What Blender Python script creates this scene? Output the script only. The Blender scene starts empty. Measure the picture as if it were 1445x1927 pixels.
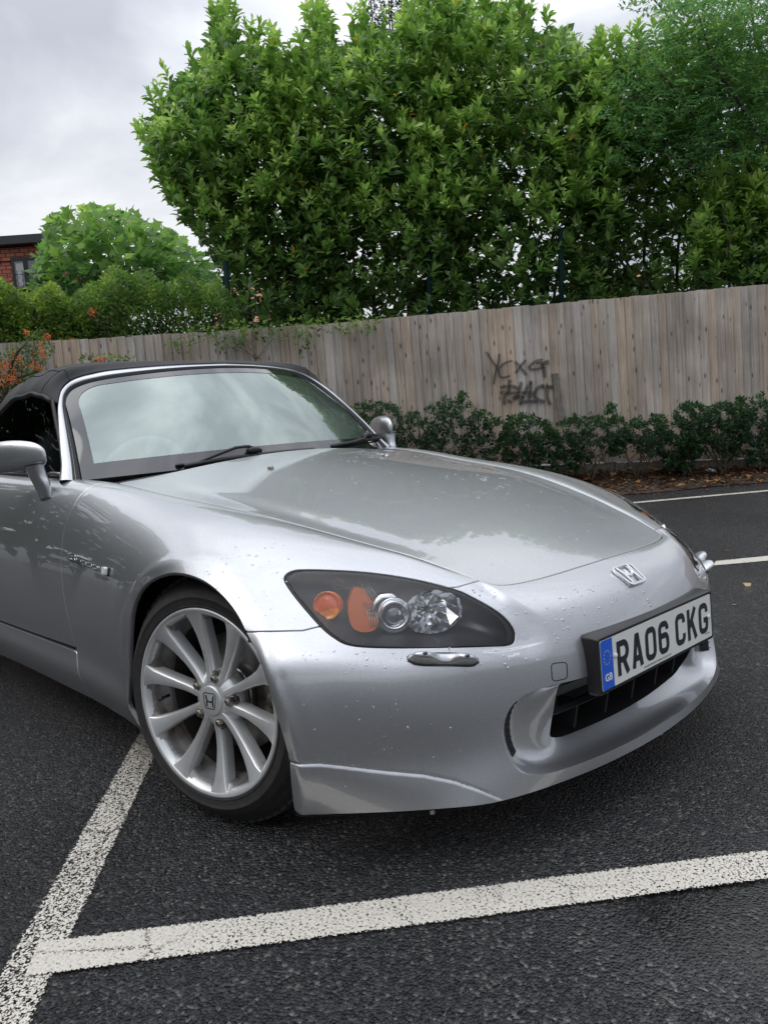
import bpy, bmesh, math, random
import numpy as np
from mathutils import Vector, Matrix, Euler
from mathutils.geometry import delaunay_2d_cdt
random.seed(4); rng = np.random.default_rng(4)
SC = bpy.context.scene
COL = SC.collection

# ------------------------------------------------------------------ camera
W, H, FPX = 1445, 1927, 1471.0
CAMP = np.array([1.6654, -1.6898, .9274]); YAW, PIT, ROL = 2.4078, -.1044, -.0834
def _axes():
    f = np.array([math.cos(PIT)*math.cos(YAW), math.cos(PIT)*math.sin(YAW), math.sin(PIT)])
    r = np.array([math.sin(YAW), -math.cos(YAW), 0]); u = np.cross(r, f)
    c, s = math.cos(ROL), math.sin(ROL)
    return c*r+s*u, -s*r+c*u, f
CR, CU, CF = _axes()
cam_data = bpy.data.cameras.new('camera'); cam = bpy.data.objects.new('camera', cam_data); COL.objects.link(cam)
cam.matrix_world = Matrix(((CR[0], CU[0], -CF[0], CAMP[0]), (CR[1], CU[1], -CF[1], CAMP[1]), (CR[2], CU[2], -CF[2], CAMP[2]), (0, 0, 0, 1)))
cam_data.sensor_fit = 'HORIZONTAL'; cam_data.sensor_width = 36; cam_data.lens = 36*FPX/W
cam_data.clip_start = .05; cam_data.clip_end = 3000
SC.camera = cam

# ------------------------------------------------------------------ world, sun, exposure
SUN_EL, SUN_ROT = math.radians(52), math.radians(200)
world = bpy.data.worlds.new('World'); SC.world = world; world.use_nodes = True
def build_world():
    nt = world.node_tree; nt.nodes.clear(); N = nt.nodes.new; L = nt.links.new
    sky = N('ShaderNodeTexSky'); sky.sky_type = 'NISHITA'; sky.sun_disc = False
    sky.sun_elevation = SUN_EL; sky.sun_rotation = SUN_ROT
    b1 = N('ShaderNodeBackground'); b1.inputs[1].default_value = .06; L(sky.outputs[0], b1.inputs[0])
    tc = N('ShaderNodeTexCoord'); mp = N('ShaderNodeMapping'); mp.inputs['Scale'].default_value = (1, 1, 2.4); mp.inputs['Location'].default_value = (.3, .9, 0)
    L(tc.outputs['Generated'], mp.inputs[0])
    n1 = N('ShaderNodeTexNoise'); n1.inputs['Scale'].default_value = 1.5; n1.inputs['Detail'].default_value = 7; n1.inputs['Roughness'].default_value = .52; n1.inputs['Distortion'].default_value = .35
    L(mp.outputs[0], n1.inputs['Vector'])
    cr = N('ShaderNodeValToRGB'); e = cr.color_ramp.elements
    e[0].position = .41; e[0].color = (.37, .39, .44, 1); e[1].position = .60; e[1].color = (.72, .735, .76, 1)
    m = cr.color_ramp.elements.new(.5); m.color = (.50, .525, .575, 1)
    L(n1.outputs['Fac'], cr.inputs[0])
    # the whole overcast deck gets much brighter towards the zenith, raised to light the scene (CIE overcast sky)
    sx = N('ShaderNodeSeparateXYZ'); L(tc.outputs['Generated'], sx.inputs[0])
    sq = N('ShaderNodeMath'); sq.operation = 'MULTIPLY'; L(sx.outputs[2], sq.inputs[0]); L(sx.outputs[2], sq.inputs[1])
    mr = N('ShaderNodeMath'); mr.operation = 'MULTIPLY_ADD'; mr.inputs[1].default_value = 1.9; mr.inputs[2].default_value = .86; L(sq.outputs[0], mr.inputs[0])
    b2 = N('ShaderNodeBackground'); L(cr.outputs[0], b2.inputs[0]); L(mr.outputs[0], b2.inputs[1])
    ad = N('ShaderNodeMixShader'); ad.inputs[0].default_value = .93; L(b1.outputs[0], ad.inputs[1]); L(b2.outputs[0], ad.inputs[2])
    o = N('ShaderNodeOutputWorld'); L(ad.outputs[0], o.inputs[0])
build_world()
sd = bpy.data.lights.new('sun', 'SUN'); sd.energy = .7; sd.angle = math.radians(45); sd.color = (1, .97, .93)
sun = bpy.data.objects.new('sun', sd); COL.objects.link(sun)
# sun_rotation is measured clockwise from +Y
_d = Vector((math.sin(SUN_ROT)*math.cos(SUN_EL), math.cos(SUN_ROT)*math.cos(SUN_EL), math.sin(SUN_EL)))
sun.rotation_euler = _d.to_track_quat('Z', 'Y').to_euler(); sun.location = (0, 0, 20)
vs = SC.view_settings; vs.view_transform = 'Standard'; vs.look = 'None'; vs.gamma = 1; vs.exposure = 0.44; vs.use_curve_mapping = False

# ------------------------------------------------------------------ photo geometry helpers (build time only: where things stand)
def proj(P):
    d = np.atleast_2d(P)-CAMP; z = d@CF
    return np.stack([W/2+FPX*(d@CR)/z, H/2-FPX*(d@CU)/z], -1)
def ray(px, py): return CF+CR*(px-W/2)/FPX-CU*(py-H/2)/FPX
def A(px, py, **k):
    (a, v), = k.items(); i = 'xyz'.index(a); d = ray(px, py); return CAMP+(v-CAMP[i])/d[i]*d
# ground frame: the bay line runs along LD, LN points to the fence
LO = np.array([1.05, -.19, 0]); LD = np.array([.6297, .7768, 0]); LN = np.array([-.7768, .6297, 0])
def st(P): q = np.asarray(P)[..., :2]-LO[:2]; return q@LN[:2], q@LD[:2]
def ground_z(x, y):
    s = (np.asarray(x)-LO[0])*LN[0]+(np.asarray(y)-LO[1])*LN[1]
    q = np.clip(s-2.6, 0, None); q = np.where(q < .8, q*q/1.6, q-.4)
    return .05*np.minimum(q, 4.0)
def SP(s, t, z=0.): p = LO+s*LN+t*LD; return np.array([p[0], p[1], z])
def G(px, py):
    r = ray(px, py); lo, hi = .1, 60.
    for _ in range(50):
        m = (lo+hi)/2; P = CAMP+m*r
        if P[2] > ground_z(P[0], P[1]): lo = m
        else: hi = m
    return CAMP+lo*r
def ST(px, py, s):        # point of the vertical plane at distance s (parallel to the fence)
    r = ray(px, py); a = ((LO-CAMP)@LN+s)/(r@LN); return CAMP+a*r

# ------------------------------------------------------------------ object helpers
def tag(o, label=None, cat=None, group=None, kind=None):
    for k, v in (('label', label), ('category', cat), ('group', group), ('kind', kind)):
        if v: o[k] = v
    return o
def empty(name, loc=(0, 0, 0), rot=(0, 0, 0), parent=None):
    o = bpy.data.objects.new(name, None); o.empty_display_size = .1; COL.objects.link(o); o.location = loc; o.rotation_euler = rot
    if parent: o.parent = parent
    return o
def link(name, me, parent=None, mats=()):
    o = bpy.data.objects.new(name, me); COL.objects.link(o)
    for m in mats: me.materials.append(m)
    if parent: o.parent = parent
    return o
def mesh(name, V, F, mat=None, parent=None, smooth=True, normals=None, mats=None, midx=None):
    me = bpy.data.meshes.new(name); me.from_pydata([tuple(v) for v in V], [], [tuple(int(i) for i in f) for f in F])
    for m in (mats or ([mat] if mat else [])): me.materials.append(m)
    if smooth: me.polygons.foreach_set('use_smooth', [True]*len(me.polygons))
    if midx is not None: me.polygons.foreach_set('material_index', list(midx))
    me.update()
    if normals is not None: me.normals_split_custom_set_from_vertices([tuple(n) for n in normals])
    return link(name, me, parent)
class MB:
    def __init__(s): s.V = []; s.F = []; s.M = []
    def add(s, V, F, m=0):
        b = len(s.V); s.V += [tuple(v) for v in V]; s.F += [tuple(b+i for i in f) for f in F]; s.M += [m]*len(F)
    def box(s, c, sz, R=None, m=0, bev=0):
        V = []
        for x in (-.5, .5):
            for y in (-.5, .5):
                for z in (-.5, .5):
                    v = np.array([x*sz[0], y*sz[1], z*sz[2]]); v = R@v if R is not None else v; V.append(v+np.array(c))
        s.add(V, [(0, 1, 3, 2), (4, 6, 7, 5), (0, 4, 5, 1), (2, 3, 7, 6), (0, 2, 6, 4), (1, 5, 7, 3)], m)
    def tube(s, P, r, n=8, m=0, cap=True):
        P = [np.array(p, float) for p in P]; r = r if hasattr(r, '__len__') else [r]*len(P); V = []; F = []
        up = None
        for i, p in enumerate(P):
            t = P[min(i+1, len(P)-1)]-P[max(i-1, 0)]; t = t/(np.linalg.norm(t)+1e-9)
            if up is None: up = np.array([0, 0, 1.]) if abs(t[2]) < .9 else np.array([1., 0, 0])
            a = np.cross(t, up); a /= np.linalg.norm(a)+1e-9; b = np.cross(a, t); up = b
            for k in range(n): q = 2*math.pi*k/n; V.append(p+r[i]*(math.cos(q)*a+math.sin(q)*b))
        for i in range(len(P)-1):
            for k in range(n): F.append((i*n+k, i*n+(k+1) % n, (i+1)*n+(k+1) % n, (i+1)*n+k))
        if cap: F.append(tuple(range(n))[::-1]); F.append(tuple((len(P)-1)*n+k for k in range(n)))
        s.add(V, F, m)
    def grid(s, G_, m=0, closeu=False, closev=False):
        G_ = np.asarray(G_); nu, nv = G_.shape[:2]; F = []
        for i in range(nu if closeu else nu-1):
            for j in range(nv if closev else nv-1):
                i2, j2 = (i+1) % nu, (j+1) % nv; F.append((i*nv+j, i2*nv+j, i2*nv+j2, i*nv+j2))
        s.add(G_.reshape(-1, 3), F, m)
    def lathe(s, prof, n=48, o=(0, 0, 0), X=(1, 0, 0), Y=(0, 1, 0), Z=(0, 0, 1), m=0):   # prof: (r, h) about Z
        o, X, Y, Z = map(np.array, (o, X, Y, Z)); a = np.arange(n)*2*math.pi/n
        G_ = np.array([[o+r*(math.cos(q)*X+math.sin(q)*Y)+h*Z for q in a] for r, h in prof]); s.grid(G_, m, closev=True)
    def poly(s, pts, h, o=(0, 0, 0), X=(1, 0, 0), Y=(0, 1, 0), Z=(0, 0, 1), m=0, inset=0):   # extruded outline
        o, X, Y, Z = map(np.array, (o, X, Y, Z)); n = len(pts); c = np.mean(pts, 0)
        V = [o+p[0]*X+p[1]*Y for p in pts]+[o+(c[0]+(p[0]-c[0])*(1-inset))*X+(c[1]+(p[1]-c[1])*(1-inset))*Y+h*Z for p in pts]
        s.add(V, [tuple(range(n))[::-1], tuple(range(n, 2*n))]+[(i, (i+1) % n, n+(i+1) % n, n+i) for i in range(n)], m)
    def build(s, name, mat=None, parent=None, smooth=False, bevel=0, fix=True, mats=None, seg=2):
        o = mesh(name, s.V, s.F, mat, parent, smooth, mats=mats, midx=s.M if mats else None)
        if fix or bevel:
            bm = bmesh.new(); bm.from_mesh(o.data)
            if fix: bmesh.ops.recalc_face_normals(bm, faces=bm.faces)
            if bevel: bmesh.ops.bevel(bm, geom=[e for e in bm.edges if len(e.link_faces) == 2 and e.calc_face_angle(0) > .5], offset=bevel, segments=seg, affect='EDGES', profile=.6, clamp_overlap=True)
            bm.to_mesh(o.data); bm.free()
            if bevel: o.data.polygons.foreach_set('use_smooth', [True]*len(o.data.polygons)); sharp(o, 40)
        return o
def sharp(o, deg=35):
    bm = bmesh.new(); bm.from_mesh(o.data); a = math.radians(deg)
    for e in bm.edges: e.smooth = not (len(e.link_faces) == 2 and e.calc_face_angle(0) > a)
    for f in bm.faces: f.smooth = True
    bm.to_mesh(o.data); bm.free(); return o
def nrm(a): return a/(np.linalg.norm(a, axis=-1, keepdims=True)+1e-12)
def spl(P, n, closed=False):           # Catmull-Rom through points
    P = np.array(P, float); m = len(P); out = []
    idx = (lambda i: P[i % m]) if closed else (lambda i: P[0]*2-P[1] if i < 0 else (P[-1]*2-P[-2] if i >= m else P[i]))
    for k in range(m if closed else m-1):
        p0, p1, p2, p3 = idx(k-1), idx(k), idx(k+1), idx(k+2)
        for j in range(n):
            t = j/n; out.append(.5*((2*p1)+(-p0+p2)*t+(2*p0-5*p1+4*p2-p3)*t*t+(-p0+3*p1-3*p2+p3)*t**3))
    if not closed: out.append(P[-1])
    return np.array(out)
def resample(P, d, closed=False):
    P = np.array(P, float)
    if closed: P = np.vstack([P, P[:1]])
    L = np.r_[0, np.cumsum(np.linalg.norm(np.diff(P, axis=0), axis=1))]; n = max(2, int(round(L[-1]/d)))
    s = np.linspace(0, L[-1], n+1); Q = np.stack([np.interp(s, L, P[:, k]) for k in range(P.shape[1])], -1)
    return Q[:-1] if closed else Q

# ------------------------------------------------------------------ materials
def mat(name): m = bpy.data.materials.new(name); m.use_nodes = True; nt = m.node_tree; nt.nodes.clear(); return m, nt, nt.nodes.new, nt.links.new
def principled(name, col, rough=.5, metal=0, coat=0, coat_rough=.03, spec=.5, bump=None, noise=None, sub=0, emit=None, coords='Object'):
    m, nt, N, L = mat(name); b = N('ShaderNodeBsdfPrincipled'); o = N('ShaderNodeOutputMaterial'); L(b.outputs[0], o.inputs[0])
    b.inputs['Base Color'].default_value = (*col, 1); b.inputs['Roughness'].default_value = rough; b.inputs['Metallic'].default_value = metal
    b.inputs['Coat Weight'].default_value = coat; b.inputs['Coat Roughness'].default_value = coat_rough; b.inputs['Specular IOR Level'].default_value = spec
    tc = N('ShaderNodeTexCoord')
    if noise:      # (scale, col2, lo, hi)
        t = N('ShaderNodeTexNoise'); t.inputs['Scale'].default_value = noise[0]; t.inputs['Detail'].default_value = 6; L(tc.outputs[coords], t.inputs['Vector'])
        r = N('ShaderNodeValToRGB'); r.color_ramp.elements[0].position = noise[2]; r.color_ramp.elements[1].position = noise[3]
        r.color_ramp.elements[0].color = (*col, 1); r.color_ramp.elements[1].color = (*noise[1], 1); L(t.outputs['Fac'], r.inputs[0]); L(r.outputs[0], b.inputs['Base Color'])
    if bump:       # (scale, strength, distance)
        t = N('ShaderNodeTexNoise'); t.inputs['Scale'].default_value = bump[0]; t.inputs['Detail'].default_value = 4; L(tc.outputs[coords], t.inputs['Vector'])
        bp = N('ShaderNodeBump'); bp.inputs['Strength'].default_value = bump[1]; bp.inputs['Distance'].default_value = bump[2]; L(t.outputs['Fac'], bp.inputs['Height']); L(bp.outputs[0], b.inputs['Normal'])
    return m
def paint_mat():
    m, nt, N, L = mat('silver_paint'); b = N('ShaderNodeBsdfPrincipled'); o = N('ShaderNodeOutputMaterial'); L(b.outputs[0], o.inputs[0])
    tc = N('ShaderNodeTexCoord')
    b.inputs['Metallic'].default_value = .93; b.inputs['Roughness'].default_value = .42; b.inputs['Coat Weight'].default_value = 1; b.inputs['Coat Roughness'].default_value = .025; b.inputs['Coat IOR'].default_value = 1.75
    fl = N('ShaderNodeTexNoise'); fl.inputs['Scale'].default_value = 900; fl.inputs['Detail'].default_value = 1; L(tc.outputs['Object'], fl.inputs['Vector'])
    big = N('ShaderNodeTexNoise'); big.inputs['Scale'].default_value = 3.; big.inputs['Detail'].default_value = 8; big.inputs['Roughness'].default_value = .7; L(tc.outputs['Object'], big.inputs['Vector'])
    r = N('ShaderNodeMapRange'); r.inputs[1].default_value = .3; r.inputs[2].default_value = .7; r.inputs[3].default_value = 0; r.inputs[4].default_value = 1; L(fl.outputs['Fac'], r.inputs[0])
    mx = N('ShaderNodeMix'); mx.data_type = 'RGBA'; mx.inputs[6].default_value = (.39, .398, .418, 1); mx.inputs[7].default_value = (.58, .59, .61, 1); L(r.outputs[0], mx.inputs[0])
    # dust spots and water marks
    v = N('ShaderNodeTexVoronoi'); v.inputs['Scale'].default_value = 95; v.inputs['Randomness'].default_value = 1; L(tc.outputs['Object'], v.inputs['Vector'])
    s1 = N('ShaderNodeMath'); s1.operation = 'LESS_THAN'; s1.inputs[1].default_value = .13; L(v.outputs['Distance'], s1.inputs[0])
    s2 = N('ShaderNodeMath'); s2.operation = 'GREATER_THAN'; s2.inputs[1].default_value = .86; sc = N('ShaderNodeSeparateColor'); L(v.outputs['Color'], sc.inputs[0]); L(sc.outputs[0], s2.inputs[0])
    s3 = N('ShaderNodeMath'); s3.operation = 'MULTIPLY'; L(s1.outputs[0], s3.inputs[0]); L(s2.outputs[0], s3.inputs[1])
    m2 = N('ShaderNodeMix'); m2.data_type = 'RGBA'; m2.inputs[7].default_value = (.75, .76, .76, 1); L(mx.outputs[2], m2.inputs[6])
    s4 = N('ShaderNodeMath'); s4.operation = 'MULTIPLY'; s4.inputs[1].default_value = .55; L(s3.outputs[0], s4.inputs[0]); L(s4.outputs[0], m2.inputs[0]); L(m2.outputs[2], b.inputs['Base Color'])
    cr = N('ShaderNodeMapRange'); cr.inputs[1].default_value = .45; cr.inputs[2].default_value = .8; cr.inputs[3].default_value = .01; cr.inputs[4].default_value = .05; L(big.outputs['Fac'], cr.inputs[0]); L(cr.outputs[0], b.inputs['Coat Roughness'])
    return m
def sheet_glass(name, tint, base=.08, rough=.01, ior=1.5, gloss=(1, 1, 1)):
    m, nt, N, L = mat(name); o = N('ShaderNodeOutputMaterial'); t = N('ShaderNodeBsdfTransparent'); t.inputs[0].default_value = (*tint, 1)
    g = N('ShaderNodeBsdfGlossy'); g.inputs['Roughness'].default_value = rough; g.inputs[0].default_value = (*gloss, 1)
    f = N('ShaderNodeFresnel'); f.inputs[0].default_value = ior; a = N('ShaderNodeMath'); a.operation = 'ADD'; a.use_clamp = True; a.inputs[1].default_value = base; L(f.outputs[0], a.inputs[0])
    x = N('ShaderNodeMixShader'); L(a.outputs[0], x.inputs[0]); L(t.outputs[0], x.inputs[1]); L(g.outputs[0], x.inputs[2]); L(x.outputs[0], o.inputs[0]); return m
PAINT = paint_mat()
BLACK = principled('black_plastic', (.012, .012, .013), .42, bump=(400, .25, .0005))
RUBBER = principled('black_rubber', (.01, .01, .011), .55)
VOID = principled('dark_cavity', (.006, .006, .007), .8)
TYRE = principled('tyre_rubber', (.018, .0175, .017), .68, noise=(60, (.034, .031, .029), .4, .75), bump=(220, .3, .0006))
ALLOY = principled('alloy_silver', (.64, .65, .655), .36, metal=.55, coat=.6, noise=(9, (.46, .455, .45), .45, .8))
ALLOYDARK = principled('alloy_barrel', (.34, .34, .34), .4, metal=.6, noise=(14, (.16, .135, .115), .42, .68))
CHROME = principled('chrome', (.78, .79, .80), .12, metal=1)
STEEL = principled('dull_steel', (.36, .33, .29), .38, metal=.9, noise=(120, (.12, .09, .06), .5, .7))
DISC = principled('brake_disc', (.25, .24, .23), .35, metal=.9)
FABRIC = principled('black_canvas', (.026, .026, .028), .78, bump=(900, .35, .001), noise=(7, (.04, .04, .042), .4, .7))
def sheen_glass():  # thin diffuse film stands in for the sky's reflection, painted into the glass
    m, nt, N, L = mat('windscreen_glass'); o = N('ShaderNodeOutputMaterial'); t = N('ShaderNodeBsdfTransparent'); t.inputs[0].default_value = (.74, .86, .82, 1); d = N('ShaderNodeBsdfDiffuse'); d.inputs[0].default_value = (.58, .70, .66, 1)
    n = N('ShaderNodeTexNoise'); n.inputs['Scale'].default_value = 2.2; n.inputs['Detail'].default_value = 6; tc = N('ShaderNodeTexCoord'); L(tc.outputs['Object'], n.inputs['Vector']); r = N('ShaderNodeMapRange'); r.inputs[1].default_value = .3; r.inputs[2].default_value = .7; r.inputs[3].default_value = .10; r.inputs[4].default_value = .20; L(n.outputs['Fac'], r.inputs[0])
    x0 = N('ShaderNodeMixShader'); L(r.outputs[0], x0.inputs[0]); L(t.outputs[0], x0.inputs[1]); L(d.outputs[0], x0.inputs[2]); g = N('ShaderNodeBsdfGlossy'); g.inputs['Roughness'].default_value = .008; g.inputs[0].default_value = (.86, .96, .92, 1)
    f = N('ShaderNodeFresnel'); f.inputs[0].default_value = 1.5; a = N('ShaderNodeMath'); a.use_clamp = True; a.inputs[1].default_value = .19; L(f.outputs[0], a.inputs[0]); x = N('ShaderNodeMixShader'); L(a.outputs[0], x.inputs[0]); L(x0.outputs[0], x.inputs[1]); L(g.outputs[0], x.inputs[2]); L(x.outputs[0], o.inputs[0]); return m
GLASS = sheen_glass()
SIDEGLASS = sheet_glass('side_glass', (.35, .38, .40), base=-.01, ior=1.22)
LENS = sheet_glass('lamp_lens', (.97, .97, .98), base=-.005, rough=.02, ior=1.48)
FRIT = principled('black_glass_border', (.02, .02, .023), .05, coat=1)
LEATHER = principled('dark_trim', (.02, .02, .022), .6)
AMBER = principled('amber_plastic', (.80, .12, .01), .22, coat=1, noise=(38, (1., .36, .02), .48, .6))  # brighter orange blotches stand for bulb reflections, painted into the amber
REDAMBER = principled('reflector_plastic', (.42, .10, .02), .5, spec=.2)
WHITE = principled('plate_white', (.72, .73, .69), .35)
PBLACK = principled('plate_black', (.012, .013, .02), .4)
PBLUE = principled('plate_blue', (.012, .11, .62), .4)
GOLD = principled('star_yellow', (.65, .55, .2), .4)
CARBIDE = principled('lamp_bezel', (.75, .76, .77), .15, metal=1)
DROPM = sheet_glass('water_drop', (1, 1, 1), base=.25, ior=1.33)

#%%ENV
# ================================================================== SETTING
def asphalt_mat():
    m, nt, N, L = mat('asphalt'); b = N('ShaderNodeBsdfPrincipled'); o = N('ShaderNodeOutputMaterial'); L(b.outputs[0], o.inputs[0]); tc = N('ShaderNodeTexCoord')
    v = N('ShaderNodeTexVoronoi'); v.inputs['Scale'].default_value = 150; L(tc.outputs['Object'], v.inputs['Vector'])
    v2 = N('ShaderNodeTexVoronoi'); v2.inputs['Scale'].default_value = 330; L(tc.outputs['Object'], v2.inputs['Vector'])
    n = N('ShaderNodeTexNoise'); n.inputs['Scale'].default_value = 120; n.inputs['Detail'].default_value = 5; n.inputs['Roughness'].default_value = .7; L(tc.outputs['Object'], n.inputs['Vector'])
    big = N('ShaderNodeTexNoise'); big.inputs['Scale'].default_value = 1.1; big.inputs['Detail'].default_value = 5; L(tc.outputs['Object'], big.inputs['Vector'])
    sep = N('ShaderNodeSeparateColor'); L(v.outputs['Color'], sep.inputs[0])
    cr = N('ShaderNodeValToRGB'); e = cr.color_ramp.elements; e[0].position = 0; e[0].color = (.013, .014, .016, 1); e[1].position = 1; e[1].color = (.17, .165, .15, 1)
    for p, c in ((.5, (.020, .021, .023)), (.80, (.045, .046, .048)), (.93, (.075, .075, .072))): q = e.new(p); q.color = (*c, 1)
    L(sep.outputs[0], cr.inputs[0])
    mx = N('ShaderNodeMix'); mx.data_type = 'RGBA'; mx.blend_type = 'MULTIPLY'; mx.inputs[0].default_value = .8; L(cr.outputs[0], mx.inputs[6])
    bg = N('ShaderNodeMapRange'); bg.inputs[1].default_value = .3; bg.inputs[2].default_value = .7; bg.inputs[3].default_value = .55; bg.inputs[4].default_value = 1.35; L(big.outputs['Fac'], bg.inputs[0]); L(bg.outputs[0], mx.inputs[7]); # wetter patch beside the bay line
    sx = N('ShaderNodeVectorMath'); sx.operation = 'DISTANCE'; sx.inputs[1].default_value = tuple(G(1370, 1730)); L(tc.outputs['Object'], sx.inputs[0])
    ad = N('ShaderNodeMath'); ad.operation = 'MULTIPLY_ADD'; L(big.outputs['Fac'], ad.inputs[0]); ad.inputs[1].default_value = .5; L(sx.outputs['Value'], ad.inputs[2])
    wr = N('ShaderNodeMapRange'); wr.inputs[1].default_value = .42; wr.inputs[2].default_value = .60; wr.inputs[3].default_value = 1; wr.inputs[4].default_value = 0; L(ad.outputs[0], wr.inputs[0])
    rg = N('ShaderNodeMapRange'); rg.inputs[1].default_value = .35; rg.inputs[2].default_value = .65; rg.inputs[3].default_value = .16; rg.inputs[4].default_value = .36; L(n.outputs['Fac'], rg.inputs[0])
    wd = N('ShaderNodeMix'); wd.data_type = 'RGBA'; wd.blend_type = 'MULTIPLY'; L(wr.outputs[0], wd.inputs[0]); L(mx.outputs[2], wd.inputs[6]); wd.inputs[7].default_value = (.35, .35, .33, 1); L(wd.outputs[2], b.inputs['Base Color'])
    r2 = N('ShaderNodeMix'); L(wr.outputs[0], r2.inputs[0]); L(rg.outputs[0], r2.inputs[2]); r2.inputs[3].default_value = .05; L(r2.outputs[0], b.inputs['Roughness'])
    hh = N('ShaderNodeMath'); hh.operation = 'MULTIPLY_ADD'; L(v.outputs['Distance'], hh.inputs[0]); hh.inputs[1].default_value = -1.25; nm = N('ShaderNodeMath'); nm.operation = 'MULTIPLY'; nm.inputs[1].default_value = .6; L(n.outputs['Fac'], nm.inputs[0]); L(nm.outputs[0], hh.inputs[2])
    h2 = N('ShaderNodeMath'); h2.operation = 'MULTIPLY_ADD'; L(v2.outputs['Distance'], h2.inputs[0]); h2.inputs[1].default_value = -.4; L(hh.outputs[0], h2.inputs[2])
    bp = N('ShaderNodeBump'); bp.inputs['Distance'].default_value = .0062; bs = N('ShaderNodeMapRange'); bs.inputs[3].default_value = 1.; bs.inputs[4].default_value = .13; L(wr.outputs[0], bs.inputs[0]); L(bs.outputs[0], bp.inputs['Strength'])
    L(h2.outputs[0], bp.inputs['Height']); L(bp.outputs[0], b.inputs['Normal']); b.inputs['Specular IOR Level'].default_value = .5
    return m
ASPH = asphalt_mat()
def line_mat():
    m, nt, N, L = mat('road_paint'); b = N('ShaderNodeBsdfPrincipled'); o = N('ShaderNodeOutputMaterial'); tc = N('ShaderNodeTexCoord')
    v = N('ShaderNodeTexVoronoi'); v.inputs['Scale'].default_value = 210; L(tc.outputs['Object'], v.inputs['Vector'])
    n = N('ShaderNodeTexNoise'); n.inputs['Scale'].default_value = 150; n.inputs['Detail'].default_value = 5; n.inputs['Roughness'].default_value = .75; L(tc.outputs['Object'], n.inputs['Vector'])
    w = N('ShaderNodeTexNoise'); w.inputs['Scale'].default_value = 2.6; w.inputs['Detail'].default_value = 3; L(tc.outputs['Object'], w.inputs['Vector'])
    cr = N('ShaderNodeValToRGB'); e = cr.color_ramp.elements; e[0].position = .3; e[0].color = (.44, .41, .35, 1); e[1].position = .62; e[1].color = (.69, .65, .58, 1); L(n.outputs['Fac'], cr.inputs[0]); L(cr.outputs[0], b.inputs['Base Color']); b.inputs['Roughness'].default_value = .5
    uv = N('ShaderNodeUVMap'); sp = N('ShaderNodeSeparateXYZ'); L(uv.outputs[0], sp.inputs[0])
    # hole amount: noise + wear; edges break up
    a = N('ShaderNodeMath'); a.operation = 'MULTIPLY_ADD'; L(w.outputs['Fac'], a.inputs[0]); a.inputs[1].default_value = .20; a.inputs[2].default_value = .352
    c = N('ShaderNodeMath'); c.operation = 'PINGPONG'; L(sp.outputs[1], c.inputs[0]); c.inputs[1].default_value = .5      # 0 edge .. .5 middle
    ed = N('ShaderNodeMapRange'); ed.inputs[1].default_value = 0; ed.inputs[2].default_value = .07; ed.inputs[3].default_value = .22; ed.inputs[4].default_value = 0; L(c.outputs[0], ed.inputs[0])
    th = N('ShaderNodeMath'); th.operation = 'ADD'; L(a.outputs[0], th.inputs[0]); L(ed.outputs[0], th.inputs[1])
    at = N('ShaderNodeAttribute'); at.attribute_name = 'wear'; t2 = N('ShaderNodeMath'); t2.operation = 'ADD'; L(th.outputs[0], t2.inputs[0]); L(at.outputs['Fac'], t2.inputs[1])
    vd = N('ShaderNodeMath'); vd.operation = 'MULTIPLY_ADD'; L(v.outputs['Distance'], vd.inputs[0]); vd.inputs[1].default_value = -.35; L(n.outputs['Fac'], vd.inputs[2]); vv = N('ShaderNodeMath'); vv.operation = 'ADD'; vv.inputs[1].default_value = .14; L(vd.outputs[0], vv.inputs[0])
    s_ = N('ShaderNodeMath'); s_.operation = 'SUBTRACT'; L(vv.outputs[0], s_.inputs[0]); L(t2.outputs[0], s_.inputs[1])
    ck = N('ShaderNodeTexVoronoi'); ck.feature = 'DISTANCE_TO_EDGE'; ck.inputs['Scale'].default_value = 5.5; wp = N('ShaderNodeVectorMath'); wp.operation = 'MULTIPLY_ADD'; L(n.outputs['Color'], wp.inputs[0]); wp.inputs[1].default_value = (.05, .05, .05); L(tc.outputs['Object'], wp.inputs[2]); L(wp.outputs[0], ck.inputs['Vector'])
    c1 = N('ShaderNodeMapRange'); c1.inputs[1].default_value = .002; c1.inputs[2].default_value = .009; c1.inputs[3].default_value = .22; c1.inputs[4].default_value = 0; ca = N('ShaderNodeMath'); ca.operation = 'MULTIPLY_ADD'; L(w.outputs['Fac'], ca.inputs[0]); ca.inputs[1].default_value = .09; cb_ = N('ShaderNodeMath'); cb_.operation = 'ADD'; cb_.inputs[1].default_value = -.042; L(ck.outputs['Distance'], cb_.inputs[0]); L(cb_.outputs[0], ca.inputs[2]); L(ca.outputs[0], c1.inputs[0]); s2_ = N('ShaderNodeMath'); s2_.operation = 'SUBTRACT'; L(s_.outputs[0], s2_.inputs[0]); L(c1.outputs[0], s2_.inputs[1])
    f = N('ShaderNodeMapRange'); f.inputs[1].default_value = -.012; f.inputs[2].default_value = .012; L(s2_.outputs[0], f.inputs[0])
    bp = N('ShaderNodeBump'); bp.inputs['Strength'].default_value = .8; bp.inputs['Distance'].default_value = .003; L(n.outputs['Fac'], bp.inputs['Height']); L(bp.outputs[0], b.inputs['Normal'])
    tr = N('ShaderNodeBsdfTransparent'); mx = N('ShaderNodeMixShader'); L(f.outputs[0], mx.inputs[0]); L(tr.outputs[0], mx.inputs[1]); L(b.outputs[0], mx.inputs[2]); L(mx.outputs[0], o.inputs[0]); return m
LINEM = line_mat()
SOIL = principled('soil', (.035, .024, .016), .9, noise=(30, (.07, .045, .028), .35, .7), bump=(60, 1, .01))
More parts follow.
